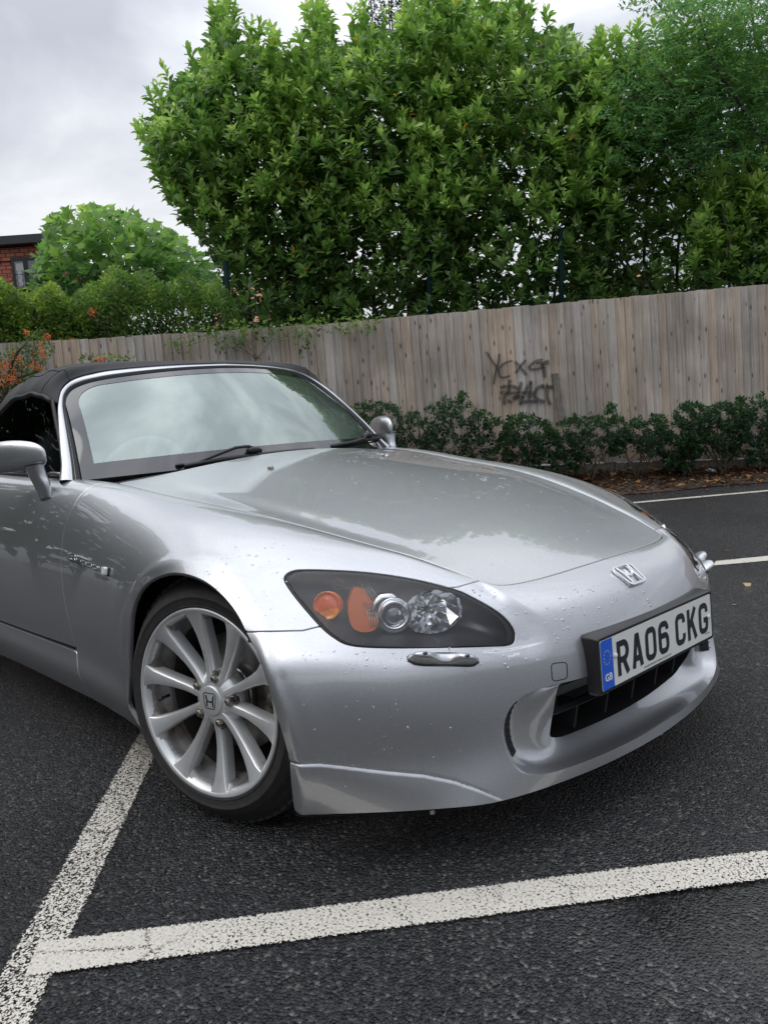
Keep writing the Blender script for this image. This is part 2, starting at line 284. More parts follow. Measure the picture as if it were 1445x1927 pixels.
# ground: one sheet out to the horizon, finer near the car park
sv = np.r_[np.linspace(-300, -10, 12), np.linspace(-8, 9, 60), np.linspace(12, 400, 14)]; tv = np.r_[np.linspace(-400, -20, 12), np.linspace(-16, 20, 40), np.linspace(30, 400, 10)]
GG = np.array([[SP(s, t) for t in tv] for s in sv]); GG[..., 2] = ground_z(GG[..., 0], GG[..., 1])
mb = MB(); mb.grid(GG); g_ = mb.build('ground', ASPH, smooth=True); tag(g_, 'wet black asphalt of the car park', kind='structure')
def ribbon(name, a0, a1, b0, b1, lift, wear=(0, 0), n=None):
    """painted strip between edge a (a0->a1) and edge b"""
    a0, a1, b0, b1 = [np.array(p)[:2] for p in (a0, a1, b0, b1)]; n = n or max(2, int(np.linalg.norm(a1-a0)/.1)); V = []; F = []; uvs = []
    Lg = np.linalg.norm(a1-a0); wd = np.linalg.norm(a0-b0)
    for i in range(n+1):
        t = i/n
        for k, (p, q) in enumerate(((a0, a1), (b0, b1))):
            x = p*(1-t)+q*t; V.append((x[0], x[1], float(ground_z(x[0], x[1]))+lift)); uvs.append((t*Lg, k))
    for i in range(n): F.append((2*i, 2*i+1, 2*i+3, 2*i+2))
    o = mesh(name, V, F, LINEM, smooth=False); ul = o.data.uv_layers.new(name='UVMap')
    for p in o.data.polygons:
        for li in p.loop_indices: ul.data[li].uv = uvs[o.data.loops[li].vertex_index]
    at = o.data.attributes.new('wear', 'FLOAT', 'POINT'); at.data.foreach_set('value', [wear[0]*(1-(i//2)/n)+wear[1]*(i//2)/n for i in range(len(V))])
    if o.data.polygons[0].normal.z < 0: o.data.flip_normals()
    tag(o, kind='structure'); return o
g = lambda x, y: G(x, y)[:2]
l2a, l2b = g(75, 1779), g(46, 1846); r2a, r2b = g(1445, 1604.5), g(1445, 1661.5)
ex_ = lambda p, q, k: p+(q-p)*k
ribbon('bay_line', l2a, ex_(l2a, r2a, 1.9), l2b, ex_(l2b, r2b, 1.9), .007, (-.12, -.055))
p0, p1 = g(257, 1389), g(0, 1834); q0, q1 = g(286, 1442), g(60.5, 1927)
ribbon('bay_line', ex_(p1, p0, 3.2), ex_(p0, p1, 1.5), ex_(q1, q0, 3.2), ex_(q0, q1, 1.5), .004, (-.04, -.005))
f0, f1, h0, h1 = g(1339.5, 1057.5), g(1445, 1047), g(1339.5, 1066), g(1445, 1056.5)
ribbon('bay_line', ex_(f1, f0, 6), ex_(f0, f1, 6), ex_(h1, h0, 6), ex_(h0, h1, 6), .004, (-.12, -.12))
s3, t3 = st(G(1326, 936)); s3b = s3+.075
ribbon('edge_line', SP(s3, t3-9), SP(s3, t3+6), SP(s3b, t3-9), SP(s3b, t3+6), .004, (-.08, -.08))
# planting bed in front of the fence
S_F = 6.55; S_BED = st(G(1400, 912))[0]
TA, TB = st(ST(1121, 891, S_F))[1], st(ST(1445, 881, S_F))[1]; ZA, ZB = ST(1121, 889, S_F)[2], ST(1445, 880, S_F)[2]
def base_z(t): return np.clip(ZB+(ZA-ZB)*(t-TB)/(TA-TB), ZB-.04, ZA+.10)
tb = np.linspace(TA-9, TB+7, 100); w = np.linspace(0, 1, 7); bed = []
for k in w:
    for t in tb: pass
bed = np.array([[(lambda s: [*SP(s, t)[:2], float(ground_z(*SP(s, t)[:2]))*(1-k)+.008+k*(base_z(t)+.01)+.012*math.sin(t*9+k*7)*k*(1-k)*4])(S_BED+.03*math.sin(t*5.1)+.02*math.sin(t*17)*(1-k)+k*(S_F+.08-S_BED)) for t in tb] for k in w])
mb = MB(); mb.grid(bed); tag(mb.build('planting_bed', SOIL, smooth=True), kind='structure')
def bed_z(s, t): k = np.clip((s-S_BED)/(S_F-S_BED), 0, 1); P = SP(s, t); return float(ground_z(P[0], P[1]))*(1-k)+.01+k*(base_z(t)+.01)

# ---- foliage tools
def leaf_mat(name, rough=.38, trans=.28, spec=.5):
    m, nt, N, L = mat(name); b = N('ShaderNodeBsdfPrincipled'); o = N('ShaderNodeOutputMaterial'); a = N('ShaderNodeAttribute'); a.attribute_name = 'tint'
    L(a.outputs['Color'], b.inputs['Base Color']); b.inputs['Roughness'].default_value = rough; b.inputs['Specular IOR Level'].default_value = spec
    t = N('ShaderNodeBsdfTranslucent'); hs = N('ShaderNodeHueSaturation'); hs.inputs['Value'].default_value = 1.5; hs.inputs['Saturation'].default_value = 1.1; L(a.outputs['Color'], hs.inputs['Color']); L(hs.outputs[0], t.inputs[0])
    x = N('ShaderNodeMixShader'); x.inputs[0].default_value = trans; L(b.outputs[0], x.inputs[1]); L(t.outputs[0], x.inputs[2]); L(x.outputs[0], o.inputs[0]); return m
LEAF = leaf_mat('glossy_leaf', .34, .45, .55); LEAFS = leaf_mat('soft_leaf', .5, .48, .3); LITTER = leaf_mat('dead_leaf', .55, .1, .4)
BARK = principled('bark', (.045, .036, .027), .85, noise=(25, (.10, .085, .065), .4, .7), bump=(50, 1, .004))
TWIG = principled('twig', (.09, .075, .05), .8)
BERRY = principled('orange_berry', (.80, .16, .02), .35, coat=.3)
SHAPES = {
 'laurel': (np.array([(0, 0, 0), (-.42, .30, .05), (0, .32, -.02), (.42, .30, .05), (-.5, .62, .04), (0, .64, -.03), (.5, .62, .04), (0, 1, -.10)]), [(0, 2, 1), (0, 3, 2), (1, 2, 5, 4), (2, 3, 6, 5), (4, 5, 7), (5, 6, 7)]),
 'small': (np.array([(0, 0, 0), (-.5, .5, .10), (0, .5, -.02), (.5, .5, .10), (0, 1, -.05)]), [(0, 2, 1), (0, 3, 2), (1, 2, 4), (2, 3, 4)]),
 'lobed': (np.array([(0, 0, 0), (-.55, .18, .05), (-.38, .5, 0), (-.62, .85, -.05), (0, .72, .03), (.62, .85, -.05), (.38, .5, 0), (.55, .18, .05), (0, .4, .05)]), [(0, 8, 1), (1, 8, 2), (2, 8, 4, 3), (4, 8, 6, 5), (6, 8, 7), (7, 8, 0)]),
}
def frames(D, U):
    D = nrm(D); Xa = nrm(np.cross(D, U)); Na = np.cross(Xa, D); return D, Xa, Na
def leaf_geo(shape, P, D, U, Ln, Wd):
    sv_, sf = SHAPES[shape]; D, Xa, Na = frames(D, U); n = len(P)
    V = P[:, None]+(sv_[None, :, 0, None]*(Wd[:, None, None])*Xa[:, None]+sv_[None, :, 1, None]*Ln[:, None, None]*D[:, None]+sv_[None, :, 2, None]*Ln[:, None, None]*Na[:, None])
    return V, sf
def leaf_obj(name, shape, P, D, U, Ln, Wd, Cc, m, parent=None):
    V, sf = leaf_geo(shape, P, D, U, Ln, Wd); n, k = V.shape[:2]
    me = bpy.data.meshes.new(name); nl = [len(f) for f in sf]; fl = np.concatenate([np.array(f) for f in sf])
    loops = (np.arange(n)[:, None]*k+fl[None]).reshape(-1); tot = np.tile(nl, n); start = np.r_[0, np.cumsum(tot)[:-1]]
    me.vertices.add(n*k); me.vertices.foreach_set('co', V.reshape(-1).astype(np.float32)); me.loops.add(len(loops)); me.loops.foreach_set('vertex_index', loops.astype(np.int32))
    me.polygons.add(len(tot)); me.polygons.foreach_set('loop_start', start.astype(np.int32)); me.polygons.foreach_set('loop_total', tot.astype(np.int32)); me.update(calc_edges=True)
    at = me.attributes.new('tint', 'FLOAT_COLOR', 'POINT'); c4 = np.ones((n, k, 4), np.float32); c4[..., :3] = Cc[:, None]; at.data.foreach_set('color', c4.reshape(-1))
    me.polygons.foreach_set('use_smooth', [True]*len(tot)); me.materials.append(m); return link(name, me, parent)
def sstep0(x, a, b): t = np.clip((x-a)/(b-a), 0, 1); return t*t*(3-2*t)
def rnd_unit(n): v = rng.normal(size=(n, 3)); return nrm(v)
def shoots(P, axis, nleaf, L_, Wr, spread, young_lit, cols, jit=.12, yellow=.0):
    """rosettes of leaves round shoot tips. P, axis: (n, 3); young 0..1 mixes the light colour"""
    n = len(P); k = nleaf; ax = nrm(axis); a = nrm(np.cross(ax, rnd_unit(n))); b = np.cross(ax, a)
    ph = (np.arange(k)*2.4)[None]+rng.uniform(0, 6.28, (n, 1)); lev = np.linspace(0, 1, k)[None]*np.ones((n, 1))
    el = spread*(1-lev*.65)+rng.normal(0, .26, (n, k))+rng.normal(0, .2, (n, 1)); R = np.cos(ph)[..., None]*a[:, None]+np.sin(ph)[..., None]*b[:, None]
    D = np.sin(el)[..., None]*R+np.cos(el)[..., None]*ax[:, None]; Ln = L_*(rng.uniform(.6, 1.3, (n, 1)))*(1-.35*lev)*rng.uniform(.85, 1.1, (n, k))
    Pp = P[:, None]+ax[:, None]*(lev[..., None]-1)*L_*.9+R*.004; U = ax[:, None]*np.ones((1, k, 1))+rng.normal(0, .15, (n, k, 3))
    y = np.clip(young_lit[:, None]*(.35+.65*lev)+rng.normal(0, jit, (n, k)), 0, 1); c0, c1, c2 = map(np.array, cols)
    C_ = np.where(y[..., None] < .5, c0+(c1-c0)*(y[..., None]*2), c1+(c2-c1)*(y[..., None]*2-1))*rng.uniform(.8, 1.2, (n, k, 1))
    if yellow: q = rng.random((n, k)) < yellow; C_[q] = np.array([.55, .30, .03])*rng.uniform(.7, 1.2, (q.sum(), 1))
    return Pp.reshape(-1, 3), D.reshape(-1, 3), U.reshape(-1, 3), Ln.reshape(-1), (Ln*Wr).reshape(-1), C_.reshape(-1, 3)
def px_area(poly, n):
    poly = np.array(poly, float); lo, hi = poly.min(0), poly.max(0); out = np.zeros((0, 2))
    while len(out) < n: q = rng.uniform(lo, hi, (n*2, 2)); out = np.vstack([out, q[inpoly0(q, poly)]])
    return out[:n]
def inpoly0(P, poly):
    x, y = P[:, 0], P[:, 1]; ins = np.zeros(len(P), bool)
    for i in range(len(poly)):
        x1, y1 = poly[i]; x2, y2 = poly[(i+1) % len(poly)]; c = (y1 > y) != (y2 > y)
        ins ^= c & (x < (x2-x1)*(y-y1)/(y2-y1+1e-12)+x1)
    return ins
def fill(poly, n, s0, s1, cen=None, bulge=0):
    """points filling the crown whose silhouette is poly, between depths s0 and s1; the front swells towards the viewer in the middle"""
    q = px_area(poly, n); s = rng.uniform(s0, s1, n); return np.array([ST(x, y, d) for (x, y), d in zip(q, s)]), q, s
def split_leaves(nm, shape, data, m, parent, score, nmax=300):
    """the largest leaves become parts of their own, the rest one mass"""
    P, D, U, Ln, Wd, Cc = data; o = np.argsort(-score); pick = o[:nmax]; rest = o[nmax:]
    leaf_obj('foliage', shape, P[rest], D[rest], U[rest], Ln[rest], Wd[rest], Cc[rest], m, parent)['kind'] = 'stuff'
    # 24 colour classes share 24 meshes
    order = pick[np.argsort(Cc[pick][:, 1])]; groups = np.array_split(order, 24); sv_, sf = SHAPES[shape]
    for gi in groups:
        if not len(gi): continue
        c = Cc[gi].mean(0); me = bpy.data.meshes.new('leaf'); me.from_pydata([tuple(v) for v in sv_], [], sf); me.materials.append(m); me.polygons.foreach_set('use_smooth', [True]*len(sf))
        at = me.attributes.new('tint', 'FLOAT_COLOR', 'POINT'); at.data.foreach_set('color', np.tile([*c, 1], len(sv_)).astype(np.float32))
        for i in gi:
            d, xa, na = frames(D[i:i+1], U[i:i+1]); d, xa, na = d[0], xa[0], na[0]
            ob = bpy.data.objects.new('leaf', me); COL.objects.link(ob)
            ob.matrix_world = Matrix(((xa[0]*Wd[i], d[0]*Ln[i], na[0]*Ln[i], P[i][0]), (xa[1]*Wd[i], d[1]*Ln[i], na[1]*Ln[i], P[i][1]), (xa[2]*Wd[i], d[2]*Ln[i], na[2]*Ln[i], P[i][2]), (0, 0, 0, 1))); ob.parent = parent
def limbs(parent, base, tips, r0, name='branch', mt=None, wig=.12):
    for tp in tips:
        b = np.array(base)+rng.normal(0, .03, 3)*[1, 1, 0]; t = np.array(tp); n = 6; pts = []
        for k in range(n+1): f = k/n; pts.append(b*(1-f)+t*f+rng.normal(0, wig*.25, 3)*(0 < k < n)+np.array([0, 0, math.sin(f*3.14)*wig]))
        mb = MB(); mb.tube(pts, list(np.linspace(r0, r0*.3, n+1)), 6); mb.build(name, mt or BARK, parent, smooth=True, fix=False)
def trunk(parent, base, top, r0, mt=None): limbs(parent, base, [top], r0, 'trunk', mt, .05)

# ---- closeboard fence
def wood_mat():
    m, nt, N, L = mat('weathered_wood'); b = N('ShaderNodeBsdfPrincipled'); o = N('ShaderNodeOutputMaterial'); L(b.outputs[0], o.inputs[0]); tc = N('ShaderNodeTexCoord'); oi = N('ShaderNodeObjectInfo')
    of = N('ShaderNodeVectorMath'); of.operation = 'MULTIPLY_ADD'; cx = N('ShaderNodeCombineXYZ'); L(oi.outputs['Random'], cx.inputs[0]); L(oi.outputs['Random'], cx.inputs[2]); L(cx.outputs[0], of.inputs[0]); of.inputs[1].default_value = (37, 0, 2.3); L(tc.outputs['Object'], of.inputs[2])
    mp = N('ShaderNodeMapping'); mp.inputs['Scale'].default_value = (55, 55, 2.2); L(of.outputs[0], mp.inputs[0])
    n = N('ShaderNodeTexNoise'); n.inputs['Scale'].default_value = 1; n.inputs['Detail'].default_value = 6; n.inputs['Roughness'].default_value = .65; n.inputs['Distortion'].default_value = .6; L(mp.outputs[0], n.inputs['Vector'])
    cr = N('ShaderNodeValToRGB'); e = cr.color_ramp.elements; e[0].position = .28; e[0].color = (.31, .235, .175, 1); e[1].position = .74; e[1].color = (.62, .52, .415, 1); L(n.outputs['Fac'], cr.inputs[0])
    # board to board tone
    hs = N('ShaderNodeHueSaturation'); L(cr.outputs[0], hs.inputs['Color']); mv = N('ShaderNodeMapRange'); mv.inputs[3].default_value = .88; mv.inputs[4].default_value = 1.07; L(oi.outputs['Random'], mv.inputs[0]); L(mv.outputs[0], hs.inputs['Value'])
    m3 = N('ShaderNodeMath'); m3.operation = 'FRACT'; m4 = N('ShaderNodeMath'); m4.operation = 'MULTIPLY'; m4.inputs[1].default_value = 7.3; L(oi.outputs['Random'], m4.inputs[0]); L(m4.outputs[0], m3.inputs[0]); ms = N('ShaderNodeMapRange'); ms.inputs[3].default_value = .45; ms.inputs[4].default_value = 1.1; L(m3.outputs[0], ms.inputs[0]); L(ms.outputs[0], hs.inputs['Saturation'])
    # knots
    mk = N('ShaderNodeMapping'); mk.inputs['Scale'].default_value = (16, 16, 5.2); L(of.outputs[0], mk.inputs[0]); v = N('ShaderNodeTexVoronoi'); v.inputs['Scale'].default_value = 1; L(mk.outputs[0], v.inputs['Vector'])
    kr = N('ShaderNodeMapRange'); kr.inputs[1].default_value = .07; kr.inputs[2].default_value = .19; kr.inputs[3].default_value = .22; kr.inputs[4].default_value = 1; L(v.outputs['Distance'], kr.inputs[0])
    mx = N('ShaderNodeMix'); mx.data_type = 'RGBA'; mx.blend_type = 'MULTIPLY'; mx.inputs[0].default_value = 1; L(hs.outputs[0], mx.inputs[6]); L(kr.outputs[0], mx.inputs[7])
    # random blotches of dirt
    gn = N('ShaderNodeTexNoise'); gn.inputs['Scale'].default_value = 1.6; gn.inputs['Detail'].default_value = 6; ge = N('ShaderNodeNewGeometry'); L(ge.outputs['Position'], gn.inputs['Vector'])
    gr = N('ShaderNodeMapRange'); gr.inputs[1].default_value = .35; gr.inputs[2].default_value = .7; gr.inputs[3].default_value = .68; gr.inputs[4].default_value = 1.12; L(gn.outputs['Fac'], gr.inputs[0])
    m5 = N('ShaderNodeMix'); m5.data_type = 'RGBA'; m5.blend_type = 'MULTIPLY'; m5.inputs[0].default_value = 1; L(mx.outputs[2], m5.inputs[6]); L(gr.outputs[0], m5.inputs[7]); L(m5.outputs[2], b.inputs['Base Color'])
    b.inputs['Roughness'].default_value = .8; bp = N('ShaderNodeBump'); bp.inputs['Strength'].default_value = .5; bp.inputs['Distance'].default_value = .003; L(n.outputs['Fac'], bp.inputs['Height']); L(bp.outputs[0], b.inputs['Normal']); return m
WOOD = wood_mat(); CONC = principled('grey_timber', (.13, .12, .10), .85, noise=(14, (.22, .20, .17), .35, .7), bump=(80, .5, .003))
fence = empty('wooden_fence', SP(S_F, 0, 0)); tag(fence, 'tall weathered closeboard fence of upright overlapping boards with black spray paint', 'fence')
fr_ = Matrix.Rotation(math.atan2(LD[1], LD[0]), 4, 'Z')
def top_z(t):          # the fence top as seen: nearly level
    return np.interp(t, TOPT, TOPZ)
_tops = [(0, 645), (200, 636), (347, 627), (440, 621), (560, 613), (640, 607), (850, 588), (1121, 563), (1445, 535)]
TOPT = [st(ST(x, y, S_F))[1] for x, y in _tops]; TOPZ = [ST(x, y, S_F)[2] for x, y in _tops]
t = TA-7.0; boards = []
while t < TB+6.5:
    w_ = .101+rng.uniform(-.006, .006); zt = top_z(t)+rng.uniform(-.006, .006); zb = base_z(t)+.10+rng.uniform(-.004, .004); hgt = zt-zb
    # feathered board: thin left edge tucked under its neighbour; x along the fence, y towards the fence back
    V = [(0, -.004, 0), (w_, -.020, 0), (w_, -.004, 0), (0, 0.002, 0)]; V += [(x, y, hgt) for x, y, _ in V]
    o = mesh('board', V, [(0, 1, 5, 4), (1, 2, 6, 5), (2, 3, 7, 6), (3, 0, 4, 7), (4, 5, 6, 7), (3, 2, 1, 0)], WOOD, fence, smooth=False)
    o.matrix_local = Matrix.Translation(Vector(LD*t)+Vector((0, 0, zb)))@fr_@Matrix.Rotation(rng.uniform(-.002, .002), 4, 'Y'); boards.append(o); t += .087+rng.uniform(-.004, .004)
for k in range(int((TB+6.5-TA+7)/2.4)+1):           # gravel boards along the foot
    t0 = TA-7+k*2.4; V = []; zb0, zb1 = base_z(t0)-.12, base_z(t0+2.4)-.12
    for x, z in ((.006, zb0), (2.394, zb1)):
        for y in (-.012, .03):
            for h in (0, .215): V.append((x, y, z+h))
    o = mesh('gravel_board', V, [(0, 1, 5, 4), (2, 6, 7, 3), (1, 3, 7, 5), (0, 4, 6, 2), (0, 2, 3, 1), (4, 5, 7, 6)], CONC, fence, smooth=False); o.matrix_local = Matrix.Translation(Vector(LD*t0))@fr_
for zz in (.55, 1.2, 1.8):
    mb = MB(); mb.box((1.5, .06, zz), (18.0, .07, .08)); o = mb.build('rail', WOOD, fence); o.matrix_local = Matrix.Translation(Vector(LD*(TB-6)))@fr_
for k in range(8):
    mb = MB(); mb.box((0, .11, 1.0), (.10, .10, 2.05)); o = mb.build('post', WOOD, fence); o.matrix_local = Matrix.Translation(Vector(LD*(TA-7+k*2.4)))@fr_
def on_fence(px, py, off=.030): P = ST(px, py, S_F-off); return P-np.array(SP(S_F, 0, 0))
c0, c1 = on_fence(1038, 703), on_fence(1050, 792); mb = MB(); pa = [c0, c0+LD*.065, c1+LD*.065, c1]; mb.add(pa+[p-LN*.018 for p in pa], [(0, 1, 2, 3), (7, 6, 5, 4), (0, 4, 5, 1), (1, 5, 6, 2), (2, 6, 7, 3), (3, 7, 4, 0)]); mb.build('repair_batten', CONC, fence)
# spray paint
m_, nt_, N_, L_ = mat('spray_paint'); b_ = N_('ShaderNodeBsdfPrincipled'); b_.inputs['Base Color'].default_value = (.012, .012, .013, 1); b_.inputs['Roughness'].default_value = .6; tr_ = N_('ShaderNodeBsdfTransparent'); mx_ = N_('ShaderNodeMixShader'); uv_ = N_('ShaderNodeUVMap'); sp_ = N_('ShaderNodeSeparateXYZ'); L_(uv_.outputs[0], sp_.inputs[0])
pp_ = N_('ShaderNodeMath'); pp_.operation = 'PINGPONG'; pp_.inputs[1].default_value = .5; L_(sp_.outputs[1], pp_.inputs[0]); rr_ = N_('ShaderNodeMapRange'); rr_.interpolation_type = 'SMOOTHSTEP'; rr_.inputs[1].default_value = .02; rr_.inputs[2].default_value = .42; rr_.inputs[4].default_value = .68; L_(pp_.outputs[0], rr_.inputs[0]); o_ = N_('ShaderNodeOutputMaterial'); L_(rr_.outputs[0], mx_.inputs[0]); L_(tr_.outputs[0], mx_.inputs[1]); L_(b_.outputs[0], mx_.inputs[2]); L_(mx_.outputs[0], o_.inputs[0]); SPRAY = m_
STROKES = [[(310, 130), (370, 220), (430, 310)], [(440, 150), (430, 240), (400, 350), (385, 450)], [(570, 215), (500, 240), (445, 290), (438, 350), (470, 390), (550, 375)], [(615, 230), (665, 285), (720, 355)], [(712, 215), (665, 270), (620, 335)],
 [(885, 205), (820, 222), (758, 275), (775, 303), (840, 300), (885, 285), (890, 255)], [(950, 215), (895, 232), (830, 238)], [(950, 235), (890, 245)], [(903, 260), (910, 320), (915, 375)],
 [(465, 492), (560, 480), (650, 503)], [(465, 545), (560, 552), (650, 548), (790, 550)], [(552, 430), (540, 520), (500, 590), (495, 660)], [(668, 450), (640, 560), (590, 620)], [(770, 440), (715, 530), (680, 610), (665, 668)], [(772, 440), (765, 540), (755, 620)],
 [(970, 485), (880, 482), (820, 530), (812, 590), (850, 625), (905, 640)], [(670, 655), (740, 640), (830, 640)], [(960, 492), (1060, 475)], [(938, 490), (942, 600), (968, 662)], [(535, 630), (565, 645)], [(600, 600), (650, 590), (690, 600)]]
gv = MB(); guv = []
for st_ in STROKES:
    q = spl([(860+x*.18, 640+y*.18) for x, y in st_], 6); P = np.array([on_fence(x, y, .036) for x, y in q]); tg = nrm(np.gradient(P, axis=0)); sd_ = np.cross(tg, LN)
    w_ = rng.uniform(.020, .027) if len(gv.V) < 400 else rng.uniform(.028, .036); b0 = len(gv.V)
    for p, s_ in zip(P, sd_): gv.V += [tuple(p+s_*w_), tuple(p-s_*w_)]; guv += [0, 1]
    for i in range(len(P)-1): gv.F.append((b0+2*i, b0+2*i+1, b0+2*i+3, b0+2*i+2)); gv.M.append(0)
    for pe, sgn in ((P[0], -1), (P[-1], 1)):       # soft round ends
        b1 = len(gv.V); gv.V.append(tuple(pe)); guv.append(.5); t_ = tg[0 if sgn < 0 else -1]*sgn; s_ = sd_[0 if sgn < 0 else -1]
        for k in range(9): a = -math.pi/2+math.pi*k/8; gv.V.append(tuple(pe+w_*(math.cos(a)*t_+math.sin(a)*s_))); guv.append(0)
        for k in range(8): gv.F.append((b1, b1+1+k, b1+2+k)); gv.M.append(0)
go = gv.build('graffiti', SPRAY, fence, fix=False); ul = go.data.uv_layers.new(name='UVMap')
for p in go.data.polygons:
    for li in p.loop_indices: ul.data[li].uv = (0, guv[go.data.loops[li].vertex_index])

# ---- green wire fence behind
GREEN = principled('green_coating', (.004, .018, .016), .8, spec=.1); S_W = 7.35
wf = empty('wire_fence', SP(S_W, 0, 0)); tag(wf, 'dark green chain-link fence on thin posts rising behind the wooden boards', 'fence'); wo = np.array(SP(S_W, 0, 0))
for (xa, ya, xb, yb) in ((424, 492, 440, 640), (806, 455, 812, 610), (1054, 430, 1058, 585), (420, 520, 432, 640)):
    mb = MB(); mb.tube([ST(xb, yb+60, S_W)-wo, ST(xa, ya, S_W)-wo], .030 if xa != 420 else .012, 10); mb.build('post', GREEN, wf, smooth=True)
mb = MB(); z0, z1 = 1.9, ST(200, 504, S_W)[2]; t0, t1 = st(ST(-60, 600, S_W))[1], st(ST(432, 600, S_W))[1]; hh_ = z1-z0
for k in np.arange(t0-hh_, t1, .062):
    for sg in (0, 1):
        a, b = (k, z0), (k+hh_, z1)
        if sg: a, b = (k, z1), (k+hh_, z0)
        f0_ = max(0, (t0-a[0])/hh_); f1_ = min(1, (t1-a[0])/hh_)
        if f1_ <= f0_: continue
        pa = LD*(a[0]+(b[0]-a[0])*f0_)+[0, 0, a[1]+(b[1]-a[1])*f0_]; pb = LD*(a[0]+(b[0]-a[0])*f1_)+[0, 0, a[1]+(b[1]-a[1])*f1_]; mb.tube([pa, pb], .0016, 3, cap=False)
mb.tube([LD*t0+[0, 0, z1], LD*t1+[0, 0, z1]], .003, 5); mb.build('wire_mesh', GREEN, wf, fix=False)['kind'] = 'stuff'

# ---- cherry laurels behind the fence
OLD, MID, NEW = (.065, .13, .034), (.21, .36, .085), (.45, .60, .17)
def laurel(label, poly, nsh, s0, s1, base_px, low=None, tips=7, L_=.132, nfill=1500, cols=(OLD, MID, NEW), young_lit=.35, group='laurel bushes behind the fence', nmax=300):
    poly = [(x+(12 if x < 420 else 0), y+(30 if y < 330 else 0)) for x, y in poly]
    bp = ST(base_px[0], base_px[1], (s0+s1)/2); root = empty('laurel_bush', (bp[0], bp[1], .2)); tag(root, label, 'bush', group); r0 = np.array(root.location)
    nsh = int(nsh*2.0); P, q, s = fill(poly, nsh, s0, s1); py = np.array(poly); top = py[:, 1].min(); bot = py[:, 1].max(); hrel = (bot-q[:, 1])/(bot-top)
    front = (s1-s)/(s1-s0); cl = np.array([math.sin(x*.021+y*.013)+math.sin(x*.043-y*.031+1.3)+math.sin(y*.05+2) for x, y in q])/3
    # clumpy light shoots: new growth, plus lit top and front and shaded foot put in the tint
    yg = np.clip(young_lit+.12+.75*(hrel-.45)+.60*cl+.35*(front-.5)+rng.normal(0, .12, nsh), 0, 1); yg = yg*(.35+.65*sstep0(hrel, .12, .42))
    ax = np.stack([rng.normal(0, .45, nsh), rng.normal(0, .45, nsh), rng.uniform(.6, 1.5, nsh)], -1)-LN*(rng.uniform(.1, .9, nsh))[:, None]
    thin = (hrel > .34) | (rng.random(nsh) < .75); P, ax, yg, q = P[thin], ax[thin], yg[thin], q[thin]
    # leading shoots that stand out of the outline
    pl_ = np.array(poly, float); ed_ = [(pl_[i], pl_[(i+1) % len(pl_)]) for i in range(len(pl_)) if max(pl_[i][1], pl_[(i+1) % len(pl_)][1]) < bot-(bot-top)*.35]
    if ed_:
        k_ = 34 if nmax > 200 else 10; sel = [ed_[i] for i in rng.integers(0, len(ed_), k_)]; ep = np.array([a+(b-a)*rng.random() for a, b in sel]); cx_ = pl_[:, 0].mean(); es = rng.uniform(s0, s1-.3, k_)
        E_ = np.array([ST(x, y, d_) for (x, y), d_ in zip(ep, es)]); ea = np.stack([np.zeros(k_)]*3, -1)+LD*((ep[:, 0]-cx_)/260)[:, None].clip(-.9, .9)*.7+np.array([0, 0, 1.])+rng.normal(0, .15, (k_, 3))
        for lv in (0, .11, .22, .33): P = np.vstack([P, E_+nrm(ea)*(lv-.05)]); ax = np.vstack([ax, ea]); yg = np.r_[yg, np.clip(.55+lv+rng.normal(0, .08, k_), 0, 1)]; front = np.r_[front, np.full(k_, .4)]; thin = np.r_[thin, np.ones(k_, bool)]
        limbs(root, E_[0]-r0-[0, 0, .8], [e_-r0 for e_ in (E_+nrm(ea)*.25)[:1]], .01)
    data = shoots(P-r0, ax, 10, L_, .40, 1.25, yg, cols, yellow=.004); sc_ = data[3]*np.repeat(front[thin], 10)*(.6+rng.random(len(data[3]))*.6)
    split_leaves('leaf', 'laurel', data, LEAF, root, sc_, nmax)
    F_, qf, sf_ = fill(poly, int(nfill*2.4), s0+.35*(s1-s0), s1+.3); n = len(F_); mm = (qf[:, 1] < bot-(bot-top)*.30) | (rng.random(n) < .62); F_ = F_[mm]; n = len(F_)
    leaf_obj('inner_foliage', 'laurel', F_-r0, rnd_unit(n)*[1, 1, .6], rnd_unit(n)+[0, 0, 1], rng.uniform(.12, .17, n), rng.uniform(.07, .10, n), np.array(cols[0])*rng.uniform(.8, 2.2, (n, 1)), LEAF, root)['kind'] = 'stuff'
    tp, _, _ = fill(poly, tips, s0+.3, s1-.3); base = np.array([0, 0, 0.]); 
    for k in range(3): b = base+np.array([rng.normal(0, .15), rng.normal(0, .15), 0]); limbs(root, b, tp[k::3]-r0, .028, wig=.25)
    trunk(root, base, np.array([0, 0, 1.6])+rng.normal(0, .1, 3), .06); return root
LA = [(445, 618), (425, 520), (385, 470), (335, 400), (300, 350), (285, 300), (268, 245), (278, 195), (300, 165), (330, 112), (362, 100), (385, 40), (400, 5), (425, 0), (455, 55), (480, 60), (520, 75), (560, 150), (640, 300), (660, 620)]
LB = [(560, 610), (540, 400), (500, 200), (500, 110), (545, 75), (565, 120), (590, 30), (612, 15), (640, 60), (690, 15), (740, 40), (820, -20), (870, 200), (880, 600)]
LC = [(800, 600), (780, 300), (770, 60), (800, 5), (860, -40), (960, -20), (1010, 40), (1060, 20), (1110, 70), (1150, 90), (1170, 250), (1150, 580)]
LD_ = [(1080, 580), (1060, 300), (1110, 110), (1200, 60), (1300, 60), (1500, 80), (1500, 550)]
laurel('large bushy laurel at the left end of the row, its leaning side against the sky', LA, 850, 7.3, 9.0, (540, 700), nfill=1700)
laurel('laurel left of the middle green post, with light leafy shoots and a few yellow leaves', LB, 950, 7.2, 8.9, (690, 700), nfill=1900, young_lit=.42)
